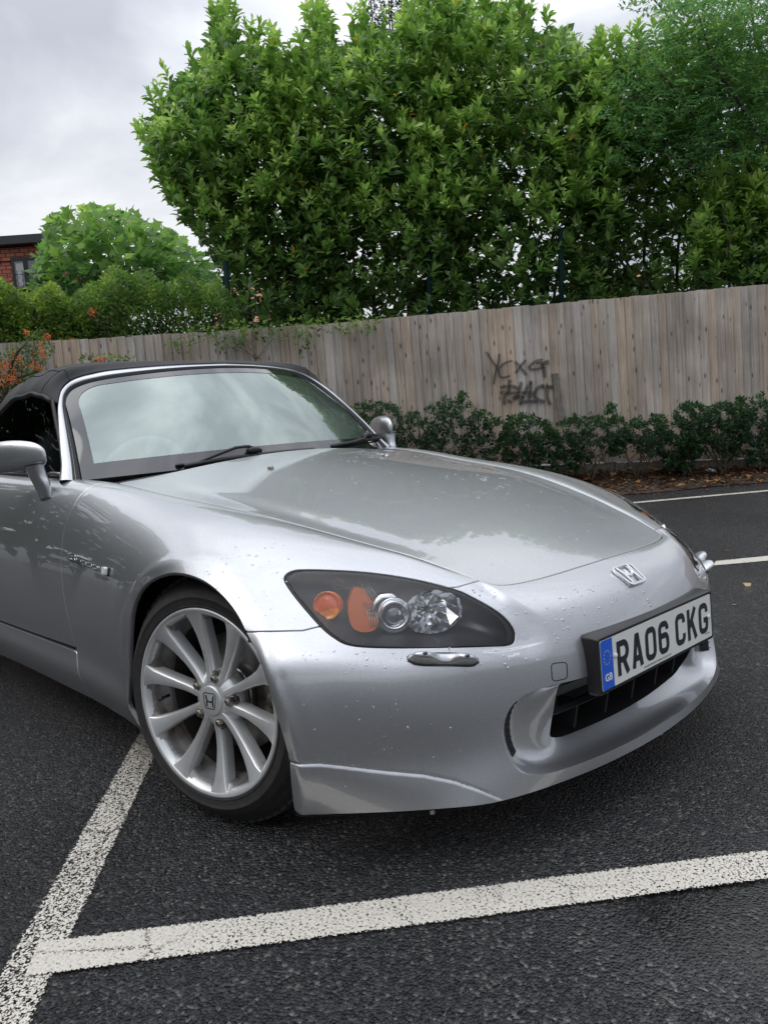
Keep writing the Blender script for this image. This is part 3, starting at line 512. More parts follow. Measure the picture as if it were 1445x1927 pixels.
laurel('laurel between the two thin green posts and the pinnate tree, pale shoots halfway up', LC, 950, 7.2, 8.9, (960, 700), nfill=1900, young_lit=.45)
laurel('laurel under the feathery tree at the right edge, gaps of sky low down', LD_, 750, 7.4, 9.0, (1250, 700), nfill=1600, young_lit=.3)
laurel('short bright green laurel clump hanging over the fence at the right edge', [(1290, 500), (1300, 400), (1345, 350), (1400, 330), (1500, 330), (1500, 545), (1340, 535)], 240, 7.0, 7.6, (1480, 560), nfill=200, young_lit=.55, tips=5, nmax=150)
# protruding light branches
for px_, py_ in ((960, 160), (1000, 190), (770, 400), (1130, 310), (800, 380), (690, 310), (600, 300), (450, 40)): pass

# ---- feathery (pinnate) tree, top right
PIN0, PIN1, PIN2 = (.07, .155, .06), (.17, .31, .11), (.30, .45, .13)
def pinnate_tree():
    poly = [(1150, 300), (1140, 200), (1190, 120), (1160, 90), (1220, 70), (1260, -40), (1520, -60), (1520, 320), (1380, 300), (1290, 330), (1220, 280), (1200, 290)]
    bp = ST(1560, 600, 7.6); root = empty('feathery_tree', (bp[0], bp[1], .2)); tag(root, 'feathery-leaved tree arching in at the top right corner', 'tree'); r0 = np.array(root.location)
    P, q, s = fill(poly, 1900, 6.7, 8.6); n = len(P); D = np.stack([rng.normal(0, .6, n), rng.normal(0, .6, n), rng.uniform(-.6, .25, n)], -1)-LN*.3; D = nrm(D); side = nrm(np.cross(D, [0, 0, 1])); Pp, Dd, Uu, Ll, Ww, Cc = [], [], [], [], [], []
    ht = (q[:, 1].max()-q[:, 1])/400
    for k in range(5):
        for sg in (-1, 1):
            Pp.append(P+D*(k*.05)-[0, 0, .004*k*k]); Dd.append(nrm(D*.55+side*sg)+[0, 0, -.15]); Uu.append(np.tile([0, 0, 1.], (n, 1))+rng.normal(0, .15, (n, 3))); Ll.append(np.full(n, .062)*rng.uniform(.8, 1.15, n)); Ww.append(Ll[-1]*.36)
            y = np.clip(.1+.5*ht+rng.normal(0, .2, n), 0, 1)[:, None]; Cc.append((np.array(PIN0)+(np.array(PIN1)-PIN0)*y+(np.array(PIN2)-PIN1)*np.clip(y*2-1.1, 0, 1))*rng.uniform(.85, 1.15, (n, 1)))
    Pp.append(P+D*.25); Dd.append(D); Uu.append(np.tile([0, 0, 1.], (n, 1))); Ll.append(np.full(n, .06)); Ww.append(np.full(n, .022)); Cc.append(Cc[0])
    d = [np.concatenate(x) for x in (Pp, Dd, Uu, Ll, Ww, Cc)]; d[0] = d[0]-r0
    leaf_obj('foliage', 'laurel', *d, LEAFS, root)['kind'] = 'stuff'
    tp, _, _ = fill(poly, 12, 7.0, 8.2); limbs(root, [0, 0, 1.8], tp-r0, .035, wig=.2); trunk(root, [0, 0, 0], [0, 0, 2.0], .09)
pinnate_tree()
def mass_tree(name, label, cat, poly, s0, s1, n, shape, L_, W_, cols, base_px, m=LEAFS, group=None, updir=.4, tr=.08, ztr=None, tips=6, zb=.2, bark=None):
    bp = ST(base_px[0], base_px[1], (s0+s1)/2); root = empty(name, (bp[0], bp[1], zb)); tag(root, label, cat, group); r0 = np.array(root.location)
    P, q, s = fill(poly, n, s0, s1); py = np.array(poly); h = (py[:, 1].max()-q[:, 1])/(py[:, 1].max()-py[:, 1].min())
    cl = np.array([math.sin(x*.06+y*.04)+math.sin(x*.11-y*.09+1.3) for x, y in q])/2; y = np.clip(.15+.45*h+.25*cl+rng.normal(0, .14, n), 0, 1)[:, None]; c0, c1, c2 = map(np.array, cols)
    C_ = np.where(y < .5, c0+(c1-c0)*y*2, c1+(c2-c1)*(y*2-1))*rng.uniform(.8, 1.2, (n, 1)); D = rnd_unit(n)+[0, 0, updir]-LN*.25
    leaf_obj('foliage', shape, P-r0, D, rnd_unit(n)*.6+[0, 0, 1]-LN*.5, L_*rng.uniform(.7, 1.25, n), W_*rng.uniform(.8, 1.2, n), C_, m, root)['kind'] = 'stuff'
    tp, _, _ = fill(poly, tips, s0+.1*(s1-s0), s1-.1*(s1-s0)); limbs(root, [0, 0, (ztr or 1.2)*.6], tp-r0, tr*.4, wig=.15, mt=bark); trunk(root, [0, 0, 0], [0, 0, ztr or 1.2], tr, bark); return root
G0, G1, G2 = (.03, .075, .02), (.08, .16, .04), (.17, .29, .07)
mass_tree('broadleaf_tree', 'pale green lobed-leaf tree between the red house and the laurels', 'tree', [(62, 520), (75, 470), (90, 430), (100, 410), (135, 398), (180, 390), (230, 400), (262, 408), (270, 425), (305, 430), (340, 450), (375, 480), (410, 520), (420, 580), (60, 580)], 13, 16, 2400, 'lobed', .21, .16, ((.08, .17, .05), (.18, .32, .08), (.33, .47, .13)), (240, 700), ztr=2.2, tips=10)
mass_tree('dark_conifer', 'dark fine-leaved evergreen topping out behind the laurels', 'tree', [(670, 60), (690, 10), (720, -60), (800, -90), (880, -30), (900, 60)], 11, 13, 2200, 'small', .09, .03, ((.012, .028, .018), (.022, .05, .03), (.05, .09, .05)), (780, 700), ztr=5)
mass_tree('leafy_tree', 'yellowish green tree glimpsed behind the laurels low on the right', 'tree', [(1180, 560), (1230, 500), (1300, 470), (1520, 440), (1520, 560)], 10, 12, 900, 'small', .12, .07, ((.07, .13, .02), (.16, .26, .04), (.28, .38, .06)), (1400, 700), ztr=1.5)
mass_tree('leafy_tree', 'overhanging dark tree crown at the very top right edge', 'tree', [(1160, 20), (1190, -60), (1520, -80), (1520, 60), (1380, 40), (1300, 30)], 8.8, 10.5, 1400, 'small', .08, .04, (PIN0, PIN1, PIN2), (1600, 700), ztr=5)
# scrambling bushes above the left part of the fence
TH = ((.05, .10, .028), (.13, .23, .05), (.27, .38, .08))
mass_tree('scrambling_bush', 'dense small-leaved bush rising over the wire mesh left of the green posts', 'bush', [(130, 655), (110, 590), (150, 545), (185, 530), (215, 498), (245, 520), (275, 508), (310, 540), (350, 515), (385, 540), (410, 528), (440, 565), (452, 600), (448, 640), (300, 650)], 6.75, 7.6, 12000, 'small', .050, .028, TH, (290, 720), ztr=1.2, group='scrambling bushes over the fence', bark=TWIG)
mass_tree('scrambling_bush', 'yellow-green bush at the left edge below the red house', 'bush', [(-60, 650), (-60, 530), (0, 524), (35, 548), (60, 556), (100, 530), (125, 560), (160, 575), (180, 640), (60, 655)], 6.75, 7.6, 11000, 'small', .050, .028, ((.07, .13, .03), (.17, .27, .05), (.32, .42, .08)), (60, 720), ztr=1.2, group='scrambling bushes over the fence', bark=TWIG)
mass_tree('creeper', 'thin green creeper spilling over the fence top below the green posts', 'climber', [(300, 660), (320, 640), (360, 618), (440, 605), (560, 600), (720, 590), (700, 640), (670, 625), (590, 630), (575, 680), (550, 640), (470, 650), (440, 670), (380, 645), (340, 670)], 6.38, 6.5, 520, 'small', .045, .03, TH, (480, 640), tr=.006, ztr=1.2, tips=8, bark=TWIG, zb=1.0)
fb = mass_tree('firethorn_bush', 'firethorn loaded with orange berries at the left edge before the fence', 'bush', [(-60, 760), (-60, 650), (0, 665), (30, 650), (55, 625), (90, 620), (100, 660), (75, 700), (60, 720), (30, 760)], 5.7, 6.3, 2300, 'small', .036, .016, ((.03, .065, .02), (.08, .14, .03), (.17, .24, .05)), (-20, 900), ztr=1.2, tips=9, bark=TWIG)
def berries(parent, spots, s0, s1, n_):
    r0 = np.array(parent.location); ic = bmesh.new(); bmesh.ops.create_icosphere(ic, subdivisions=1, radius=1); bv = np.array([v.co[:] for v in ic.verts]); bf = [tuple(v.index for v in f.verts) for f in ic.faces]; ic.free()
    for (x, y, sp) in spots:
        mb = MB(); c = ST(x, y, rng.uniform(s0, s1))-r0
        for k in range(n_): r = rng.uniform(.0045, .0062); mb.add(bv*r+c+rng.normal(0, sp, 3), bf)
        mb.build('berry_cluster', BERRY, parent, smooth=True, fix=False)
berries(fb, [(8, 690, .03), (18, 705, .03), (5, 712, .03), (3, 728, .03), (24, 668, .02), (62, 688, .022), (72, 690, .02), (80, 664, .02), (86, 634, .016), (36, 676, .02), (12, 680, .02), (50, 625, .014), (30, 715, .02), (88, 632, .012), (15, 695, .03), (10, 720, .03), (28, 700, .02), (2, 700, .03), (20, 712, .02), (40, 690, .02), (66, 664, .015), (78, 648, .015)], 5.65, 6.2, 34)
fs = mass_tree('firethorn_sprig', 'sprig of firethorn with orange berries just above the car roof', 'bush', [(150, 690), (150, 672), (165, 668), (200, 668), (250, 664), (258, 685), (240, 695)], 6.0, 6.25, 240, 'small', .036, .018, ((.04, .08, .02), (.10, .17, .03), (.22, .30, .05)), (200, 900), ztr=1.55, tips=3, tr=.012, bark=TWIG)
berries(fs, [(188, 675, .016), (182, 678, .012), (196, 679, .012)], 6.0, 6.1, 26)
berries(bpy.data.objects['scrambling_bush.001'], [(50, 628, .01), (82, 640, .015), (93, 632, .012), (135, 640, .012), (100, 650, .012)], 6.7, 6.75, 16)
berries(bpy.data.objects['scrambling_bush'], [(172, 588, .02), (176, 587, .014)], 6.72, 6.75, 22)

# ---- dark evergreen shrubs at the foot of the fence
HOLLY = ((.018, .042, .017), (.042, .095, .032), (.10, .20, .06))
def shrub(label, poly, base_px, nsh, s0=5.95, s1=6.4, stems=6):
    pc_ = np.mean(poly, 0); poly = [(pc_[0]+(x-pc_[0])*1.16, 888-(888-y)*1.07) for x, y in poly]
    bp = ST(base_px[0], base_px[1], 6.15); t_ = st(bp)[1]; root = empty('evergreen_shrub', (bp[0], bp[1], bed_z(6.15, t_))); tag(root, label, 'shrub', 'shrubs along the foot of the fence'); r0 = np.array(root.location)
    nsh = int(nsh*2.2); P, q, s = fill(poly, nsh, s0, s1); py = np.array(poly); h = (py[:, 1].max()-q[:, 1])/(py[:, 1].max()-py[:, 1].min())
    ax = np.stack([rng.normal(0, .6, nsh), rng.normal(0, .6, nsh), rng.uniform(.1, 1.2, nsh)], -1)-LN*.3
    # keep gaps: clumps
    cl = np.array([math.sin(x*.09+y*.05)+math.sin(x*.17-y*.13+.7)+math.sin(y*.2) for x, y in q]); k = cl > -1.0
    data = shoots((P-r0)[k], ax[k], 8, .046, .5, 1.2, np.clip(.2+.4*h[k]+rng.normal(0, .15, k.sum()), 0, 1), HOLLY); leaf_obj('foliage', 'small', *data, LEAF, root)['kind'] = 'stuff'
    tp = (P-r0)[rng.choice(nsh, stems*3)]; base = np.zeros(3)
    for b in range(stems):
        mid = tp[b*3]*.5*[1, 1, .8]; limbs(root, base, [tp[b*3]], .009, 'stem', TWIG, .04); limbs(root, mid, tp[b*3+1:b*3+3], .005, 'stem', TWIG, .03)
shrub('widest evergreen shrub, directly beyond the far door mirror', [(690, 870), (680, 800), (690, 750), (720, 765), (760, 770), (800, 790), (815, 745), (835, 750), (850, 765), (862, 740), (880, 775), (930, 790), (950, 840), (940, 880)], (800, 890), 620)
shrub('evergreen shrub with pale dead twigs, below the black spray paint', [(955, 885), (950, 830), (960, 790), (990, 785), (1030, 800), (1045, 830), (1040, 885)], (1000, 890), 260)
shrub('slim evergreen shrub with one tall shoot right of the spray paint', [(1050, 885), (1045, 820), (1075, 790), (1100, 780), (1130, 790), (1145, 762), (1165, 790), (1160, 830), (1120, 850), (1100, 885)], (1108, 890), 300)
shrub('small rounded evergreen shrub on a single bare stem', [(1150, 860), (1160, 830), (1185, 800), (1210, 785), (1245, 780), (1252, 820), (1240, 855), (1200, 850)], (1200, 885), 230, stems=4)
shrub('low twiggy evergreen shrub over the brightest dead leaves', [(1250, 885), (1250, 830), (1270, 810), (1310, 810), (1320, 850), (1290, 885)], (1290, 885), 200)
shrub('spreading evergreen shrub forking from one pale stem near the right edge', [(1275, 800), (1285, 770), (1310, 762), (1330, 775), (1370, 760), (1390, 755), (1410, 790), (1405, 840), (1380, 860), (1330, 850), (1300, 845)], (1356, 890), 420, stems=8)
shrub('evergreen shrub cut by the right edge of the picture', [(1410, 870), (1400, 800), (1420, 755), (1432, 748), (1500, 760), (1510, 880)], (1460, 885), 330)
# ---- dead leaves, litter and scraps
n = 6200; tt_ = rng.uniform(TA-2.5, TB+1.6, n); kk = rng.beta(1.3, 1.2, n); ss_ = S_BED-.02+kk*(S_F-S_BED-.02); P = np.array([[*SP(a, b)[:2], bed_z(a, b)+rng.uniform(.004, .022)] for a, b in zip(ss_, tt_)])
D = rnd_unit(n)*[1, 1, .25]; U = rnd_unit(n)*.5+[0, 0, 1]; pal = np.array([(.06, .032, .018), (.11, .05, .022), (.17, .08, .035), (.045, .028, .02), (.24, .15, .08), (.09, .06, .04)]); C_ = pal[rng.integers(0, 6, n)]*rng.uniform(.7, 1.2, (n, 1)); big = rng.random(n) < .04; L_n = np.where(big, rng.uniform(.07, .11, n), rng.uniform(.02, .055, n)); C_[big] = np.array([.33, .15, .05])*rng.uniform(.6, 1.2, (big.sum(), 1))
tag(leaf_obj('leaf_litter', 'small', P, D, U, L_n, L_n*rng.uniform(.4, .8, n), C_, LITTER), 'brown dead leaves and bark covering the bed below the fence', 'leaf litter', kind='stuff')
n = 260; tt_ = rng.uniform(TA-.5, TB+1.2, n); ss_ = S_BED-np.abs(rng.normal(0, .12, n)); P = np.array([[*SP(a, b)[:2], float(ground_z(*SP(a, b)[:2]))+.006] for a, b in zip(ss_, tt_)]); L_n = rng.uniform(.012, .05, n)
tag(leaf_obj('leaf_crumbs', 'small', P, rnd_unit(n)*[1, 1, .05], rnd_unit(n)*.2+[0, 0, 1], L_n, L_n*.4, pal[rng.integers(0, 6, n)], LITTER), 'scattered bits of dead leaf along the asphalt edge', 'leaf litter', kind='stuff')
WHITEP = principled('crumpled_paper', (.62, .63, .66), .7)
def litter_scrap():
    p = G(1338, 902); root = empty('paper_scrap', (p[0], p[1], bed_z(*st(p)))); tag(root, 'crumpled white paper scrap lying on the dead leaves', 'litter'); n = 9; G_ = []
    for i in range(n): G_.append([((i/(n-1)-.5)*.085+rng.normal(0, .004), (j/(n-1)-.5)*.075+rng.normal(0, .004), .03+rng.uniform(-.018, .022)-.03*abs(i/(n-1)-.5)) for j in range(n)])
    mb = MB(); mb.grid(G_); mb.build('paper', WHITEP, root, fix=False)
litter_scrap()
for (x, y, sz, c, lb) in ((1366, 1038, .045, (.42, .16, .04), 'orange fallen leaf on the asphalt between the two far lines'), (1404, 1099, .075, (.40, .30, .16), 'curled tan leaf on the asphalt below the far bay line'), (1383, 1141, .03, (.42, .30, .18), 'tiny tan leaf fragment right of the number plate'),
                          (1338, 1163, .03, (.03, .025, .02), 'dark bit of leaf right of the number plate'), (1432, 1010, .03, (.02, .02, .02), 'small black leaf near the right edge beyond the far bay line'), (1310, 905, .10, (.36, .15, .05), 'large orange leaf standing in the dead leaves left of the white paper')):
    p = G(x, y); z = bed_z(*st(p))+.02 if st(p)[0] > S_BED else float(ground_z(p[0], p[1]))+.006; n = 1
    me_o = leaf_obj('fallen_leaf', 'lobed', np.zeros((1, 3)), rnd_unit(1)*[1, 1, .1], np.array([[.2, -.2, 1.]]), np.array([sz]), np.array([sz*.5]), np.array([c]), LITTER); me_o.location = (p[0], p[1], z); tag(me_o, lb, 'leaf')
# ---- red tile-hung house far left, and roofs glimpsed through the laurels
def tiles_mat():
    m, nt, N, L = mat('hung_tiles'); b = N('ShaderNodeBsdfPrincipled'); o = N('ShaderNodeOutputMaterial'); L(b.outputs[0], o.inputs[0]); tc = N('ShaderNodeTexCoord'); mp = N('ShaderNodeMapping'); mp.inputs['Rotation'].default_value = (math.radians(90), 0, 0); L(tc.outputs['Object'], mp.inputs[0])
    br = N('ShaderNodeTexBrick'); br.inputs['Scale'].default_value = 1; br.inputs['Brick Width'].default_value = .13; br.inputs['Row Height'].default_value = .085; br.inputs['Mortar Size'].default_value = .006
    br.inputs['Color1'].default_value = (.42, .13, .09, 1); br.inputs['Color2'].default_value = (.52, .18, .125, 1); br.inputs['Mortar'].default_value = (.08, .022, .016, 1); L(mp.outputs[0], br.inputs[0]); L(br.outputs[0], b.inputs['Base Color']); b.inputs['Roughness'].default_value = .8
    bp = N('ShaderNodeBump'); bp.inputs['Distance'].default_value = .02; L(br.outputs['Fac'], bp.inputs['Height']); bp.invert = True; L(bp.outputs[0], b.inputs['Normal']); return m
TILES = tiles_mat(); FASC = principled('dark_fascia', (.022, .024, .028), .4); FRAMEM = principled('black_window_frame', (.012, .012, .012), .4); PANE = principled('window_pane', (.04, .045, .05), .05, spec=1.0, coat=1); CURT = principled('net_curtain', (.45, .46, .46), .9); ROOFT = principled('terracotta_roof', (.34, .13, .085), .8, noise=(9, (.42, .20, .15), .4, .6), bump=(14, 1, .03))
def house():
    s = 17.; c = ST(76, 520, s); t1 = st(c)[1]; zt = ST(40, 462, s)[2]; root = empty('red_house', SP(s, t1, 0)); tag(root, 'red tile-hung house with dark eaves and black framed window at the left edge', 'house')
    R_ = fr_.to_3x3(); R3 = np.array(R_)
    def bx(name, x0, x1, y0, y1, z0, z1, m, par=root): mb = MB(); mb.box(R3@np.array([(x0+x1)/2, (y0+y1)/2, 0])+[0, 0, (z0+z1)/2], (x1-x0, y1-y0, z1-z0), R3); return mb.build(name, m, par)
    wall = bx('wall', -9, .05, 0, 7, 0, zt-.05, TILES); wall.matrix_world
    bx('fascia', -9.2, .25, -.30, 7.2, zt-.02, zt+.16, FASC); bx('soffit_band', -9, .05, -.05, -.01, zt-.32, zt-.04, TILES)
    wx0, wx1 = st(ST(24, 500, s))[1]-t1, .02; zw1, zw0 = ST(30, 485, s)[2], ST(30, 548, s)[2]
    fr2 = bx('window', wx0, wx1, -.07, -.012, zw0, zw1, FRAMEM); w_ = wx1-wx0; m_x = wx0+w_*.52
    bx('pane', wx0+.07, m_x-.05, -.082, -.072, zw0+.06, zw1-.10, PANE, fr2); bx('pane', m_x+.06, wx1-.05, -.082, -.072, zw0+.06, zw1-.10, PANE, fr2); bx('window_sash', wx0+.05, m_x-.04, -.09, -.084, zw0+.02, zw0+.05, FRAMEM, fr2)
    bx('curtain', wx0+.10, wx0+.26, -.088, -.084, zw1-.30, zw1-.14, CURT, fr2); bx('curtain', wx0+.12, m_x-.10, -.088, -.084, zw0+.1, zw0+.42, CURT, fr2)
house()
def far_roof(label, x0, x1, ytop, ybot, s):
    a, b = ST(x0, ytop, s), ST(x1, ytop, s); t0, t1 = st(a)[1], st(b)[1]; zt, zb = a[2], ST(x0, ybot, s)[2]; root = empty('terracotta_house', SP(s, t0, 0)); tag(root, label, 'house', 'houses behind the laurels'); mb = MB(); o_ = np.array(SP(s, t0, 0))
    e0, e1 = SP(s-1.2, t0-.4, zb)-o_, SP(s-1.2, t1+.4, zb)-o_; r0_, r1_ = SP(s+1.5, t0-.2, zt+.3)-o_, SP(s+1.5, t1+.2, zt+.3)-o_; f0_, f1_ = SP(s+4.2, t0-.4, zb)-o_, SP(s+4.2, t1+.4, zb)-o_
    mb.add([e0, e1, r1_, r0_, f0_, f1_], [(0, 1, 2, 3), (3, 2, 5, 4), (0, 3, 4), (1, 5, 2)]); mb.build('roof', ROOFT, root)
    mb = MB(); w0, w1, w2, w3 = SP(s-1, t0, 0)-o_, SP(s-1, t1, 0)-o_, SP(s+4, t1, 0)-o_, SP(s+4, t0, 0)-o_; up = np.array([0, 0, zb+.05]); mb.add([w0, w1, w2, w3, w0+up, w1+up, w2+up, w3+up], [(0, 1, 5, 4), (1, 2, 6, 5), (2, 3, 7, 6), (3, 0, 4, 7)]); mb.build('wall', principled('pale_render', (.55, .52, .48), .8), root)
far_roof('house with pinkish tiled roof glimpsed beside the left green post', 425, 470, 522, 640, 22.)
far_roof('house with terracotta roof glimpsed low through the laurels on the right', 1165, 1215, 515, 545, 22.)
# ---- the car park's other side (behind and left of the viewer): hedge and trees that the paintwork mirrors
TL_ = ['dark tree %s, in the row left of the cars' % w for w in ('nearest the wooden fence', 'next but one to the wooden fence', 'third from the wooden fence', 'just before the middle', 'in the very middle', 'just past the middle', 'two past the middle', 'third from the open end', 'next to the last', 'at the open end')]
def hedge_row():
    k_ = 0
    for i, sc_ in enumerate(np.linspace(7, -11, 10)):
        c = SP(sc_, -8.6+rng.uniform(-.4, .4)); hgt = rng.uniform(4.6, 7.0); root = empty('boundary_tree', (c[0], c[1], 0)); tag(root, TL_[i], 'tree', 'row of trees left of the car park')
        n = 2600; a = rnd_unit(n)*rng.uniform(.55, 1., (n, 1))**.5*[1.5, 1.5, hgt*.5]; a[:, 2] += hgt*.52; D = rnd_unit(n); leaf_obj('foliage', 'small', a, D, rnd_unit(n), rng.uniform(.22, .36, n), rng.uniform(.14, .22, n), np.array([.03, .065, .022])*rng.uniform(.4, 1.5, (n, 1)), LEAFS, root)['kind'] = 'stuff'
        trunk(root, [0, 0, 0], [0, 0, hgt*.6], .09)
    mb = MB(); w = np.array([[SP(s, -7.9+u*.0)+[0, 0, h] for s in np.linspace(8, -12, 30)] for u, h in ((0, .004), (0, .10))]); w2 = np.array([[SP(s, -8.05)+[0, 0, .10] for s in np.linspace(8, -12, 30)]]); mb.grid(np.concatenate([w, w2])); tag(mb.build('kerb', principled('kerb_stone', (.30, .28, .25), .8)), kind='structure')
hedge_row()
#%%BODY
# ================================================================== THE CAR
CAR = empty('parked_car', (0, 0, 0))
tag(CAR, 'silver two-seat convertible with black soft top, wet with rain', 'car')
# --- skin of the front half as one smooth surface: stations run from the tail round to the nose centre, rows from the bonnet edge down
GRID = [
 ([-3.25]*11, [.50,.54,.59,.63,.665,.69,.70,.70,.69,.67,.60], [.88,.885,.87,.83,.77,.69,.58,.47,.40,.34,.28]),
 ([-2.95]*11, [.58,.62,.66,.71,.75,.785,.81,.81,.80,.80,.76], [.92,.925,.91,.87,.81,.72,.60,.45,.35,.28,.22]),
 ([-2.40]*11, [.66,.69,.725,.77,.82,.86,.873,.87,.86,.86,.82], [.91,.915,.90,.865,.81,.72,.58,.43,.32,.25,.17]),
 ([-1.90]*11, [.70,.72,.75,.785,.82,.845,.857,.855,.845,.85,.81], [.885,.89,.878,.85,.79,.70,.56,.42,.32,.25,.16]),
 ([-1.40]*11, [.70,.72,.745,.775,.805,.83,.845,.845,.835,.842,.80], [.862,.866,.857,.83,.775,.68,.55,.41,.315,.25,.16]),
 ([-1.0]*11, [.685,.705,.735,.77,.80,.825,.84,.84,.83,.838,.80], [.850,.853,.845,.818,.76,.67,.545,.405,.31,.25,.16]),
 ([-.70]*11, [.65,.675,.712,.752,.787,.815,.833,.836,.828,.836,.80], [.829,.833,.827,.80,.745,.66,.54,.40,.31,.25,.16]),
 ([-.45]*11, [.623,.648,.69,.74,.79,.828,.847,.85,.842,.846,.81], [.789,.794,.788,.762,.71,.63,.52,.39,.30,.24,.155]),
 ([-.20]*11, [.588,.615,.665,.735,.80,.848,.864,.864,.857,.857,.83], [.757,.763,.759,.738,.69,.61,.50,.38,.29,.23,.15]),
 ([0]*11,    [.55,.578,.64,.72,.80,.862,.874,.867,.86,.855,.83], [.720,.726,.7245,.707,.670,.62,.52,.38,.29,.23,.15]),
 ([.15]*11,  [.51,.538,.605,.70,.795,.860,.871,.863,.85,.845,.82], [.685,.690,.687,.667,.630,.580,.49,.38,.29,.24,.15]),
 ([.28]*11,  [.47,.500,.57,.66,.755,.838,.862,.855,.84,.842,.83], [.652,.656,.648,.622,.580,.530,.455,.36,.27,.24,.145]),
 ([.355,.36,.36,.36,.362,.364,.366,.37,.37,.37,.355], [.44,.470,.545,.622,.692,.775,.832,.838,.826,.822,.80], [.631,.634,.617,.592,.557,.510,.466,.36,.262,.232,.14]),
 ([.44,.442,.45,.453,.448,.448,.446,.448,.444,.446,.442], [.417,.447,.505,.583,.662,.715,.755,.757,.749,.747,.735], [.605,.606,.590,.555,.511,.479,.446,.35,.255,.222,.142]),
 ([.50,.507,.516,.524,.520,.518,.515,.520,.515,.520,.518], [.397,.427,.467,.528,.592,.634,.670,.670,.664,.665,.662], [.583,.580,.564,.526,.484,.455,.428,.335,.25,.20,.141]),
 ([.541,.55,.565,.578,.580,.582,.577,.582,.578,.582,.585], [.38,.402,.435,.475,.520,.548,.578,.580,.576,.580,.588], [.569,.561,.544,.511,.474,.449,.420,.33,.25,.19,.1405]),
 ([.566,.583,.603,.618,.62,.632,.634,.637,.637,.645,.648], [.35,.365,.385,.41,.452,.47,.482,.486,.485,.494,.50], [.561,.553,.533,.503,.462,.434,.408,.33,.25,.185,.139]),
 ([.583,.608,.638,.664,.68,.69,.695,.700,.697,.700,.698], [.25,.26,.272,.285,.298,.308,.315,.318,.315,.31,.306], [.558,.549,.530,.502,.467,.432,.40,.34,.25,.18,.136]),
 ([.593,.622,.656,.686,.706,.717,.7215,.722,.716,.720,.722], [.13,.134,.139,.145,.15,.154,.157,.157,.155,.154,.152], [.5605,.5475,.5275,.498,.462,.427,.395,.34,.25,.175,.1365]),
 ([.598,.628,.664,.696,.716,.726,.7295,.729,.722,.728,.732], [0]*11, [.562,.548,.526,.496,.460,.425,.395,.34,.25,.173,.1365]),
]
GA = np.array([np.stack([np.array(x, float), -np.array(y, float), np.array(z, float)], -1) for x, y, z in GRID])
def quasi(G_, ax, k=.85):
    P = np.moveaxis(G_, ax, 0).copy(); Q = P.copy(); Q[1:-1] = P[1:-1]-k/6*(P[:-2]-2*P[1:-1]+P[2:]); return np.moveaxis(Q, 0, ax)
GA = quasi(quasi(GA, 0), 1)
NU, NV = GA.shape[0]-1, GA.shape[1]-1
GP = np.concatenate([2*GA[:1]-GA[1:2], GA, GA[-1:]*[1, 0, 1]+[0, 0, 0]], 0)
GP[-1] = GA[-2]*[1, -1, 1]           # mirror symmetric across the nose centre
GP = np.concatenate([2*GP[:, :1]-GP[:, 1:2], GP, 2*GP[:, -1:]-GP[:, -2:-1]], 1)
def _bs(t): return np.stack([(1-t)**3/6, (3*t**3-6*t*t+4)/6, (-3*t**3+3*t*t+3*t+1)/6, t**3/6], -1)
def S0(u, v):
    u = np.clip(np.asarray(u, float), 0, NU-1e-6); v = np.clip(np.asarray(v, float), 0, NV-1e-6)
    i = u.astype(int); j = v.astype(int); bu = _bs(u-i); bv = _bs(v-j); P = np.zeros(u.shape+(3,))
    for a in range(4):
        for b in range(4): P += (bu[..., a]*bv[..., b])[..., None]*GP[i+a, j+b]
    return P
def nrm(a): return a/(np.linalg.norm(a, axis=-1, keepdims=True)+1e-12)
def N0(u, v, f=None, e=2e-3):
    f = f or S0; du = f(np.minimum(u+e, NU), v)-f(np.maximum(u-e, 0), v); dv = f(u, np.minimum(v+e, NV))-f(u, np.maximum(v-e, 0)); return nrm(np.cross(dv, du))
ARC = (.008, .290, .350, .350)       # front wheel arch: centre x, z and half axes
def sstep(x, a, b): t = np.clip((x-a)/(b-a), 0, 1); return t*t*(3-2*t)
ZC_Y = [.46, .50, .54, .58, .63, .70, .79, .9]; ZC_Z = [.105, .141, .170, .195, .216, .235, .262, .272]
RUV = None; RSC = np.array([.07, .045]); RSG = 1
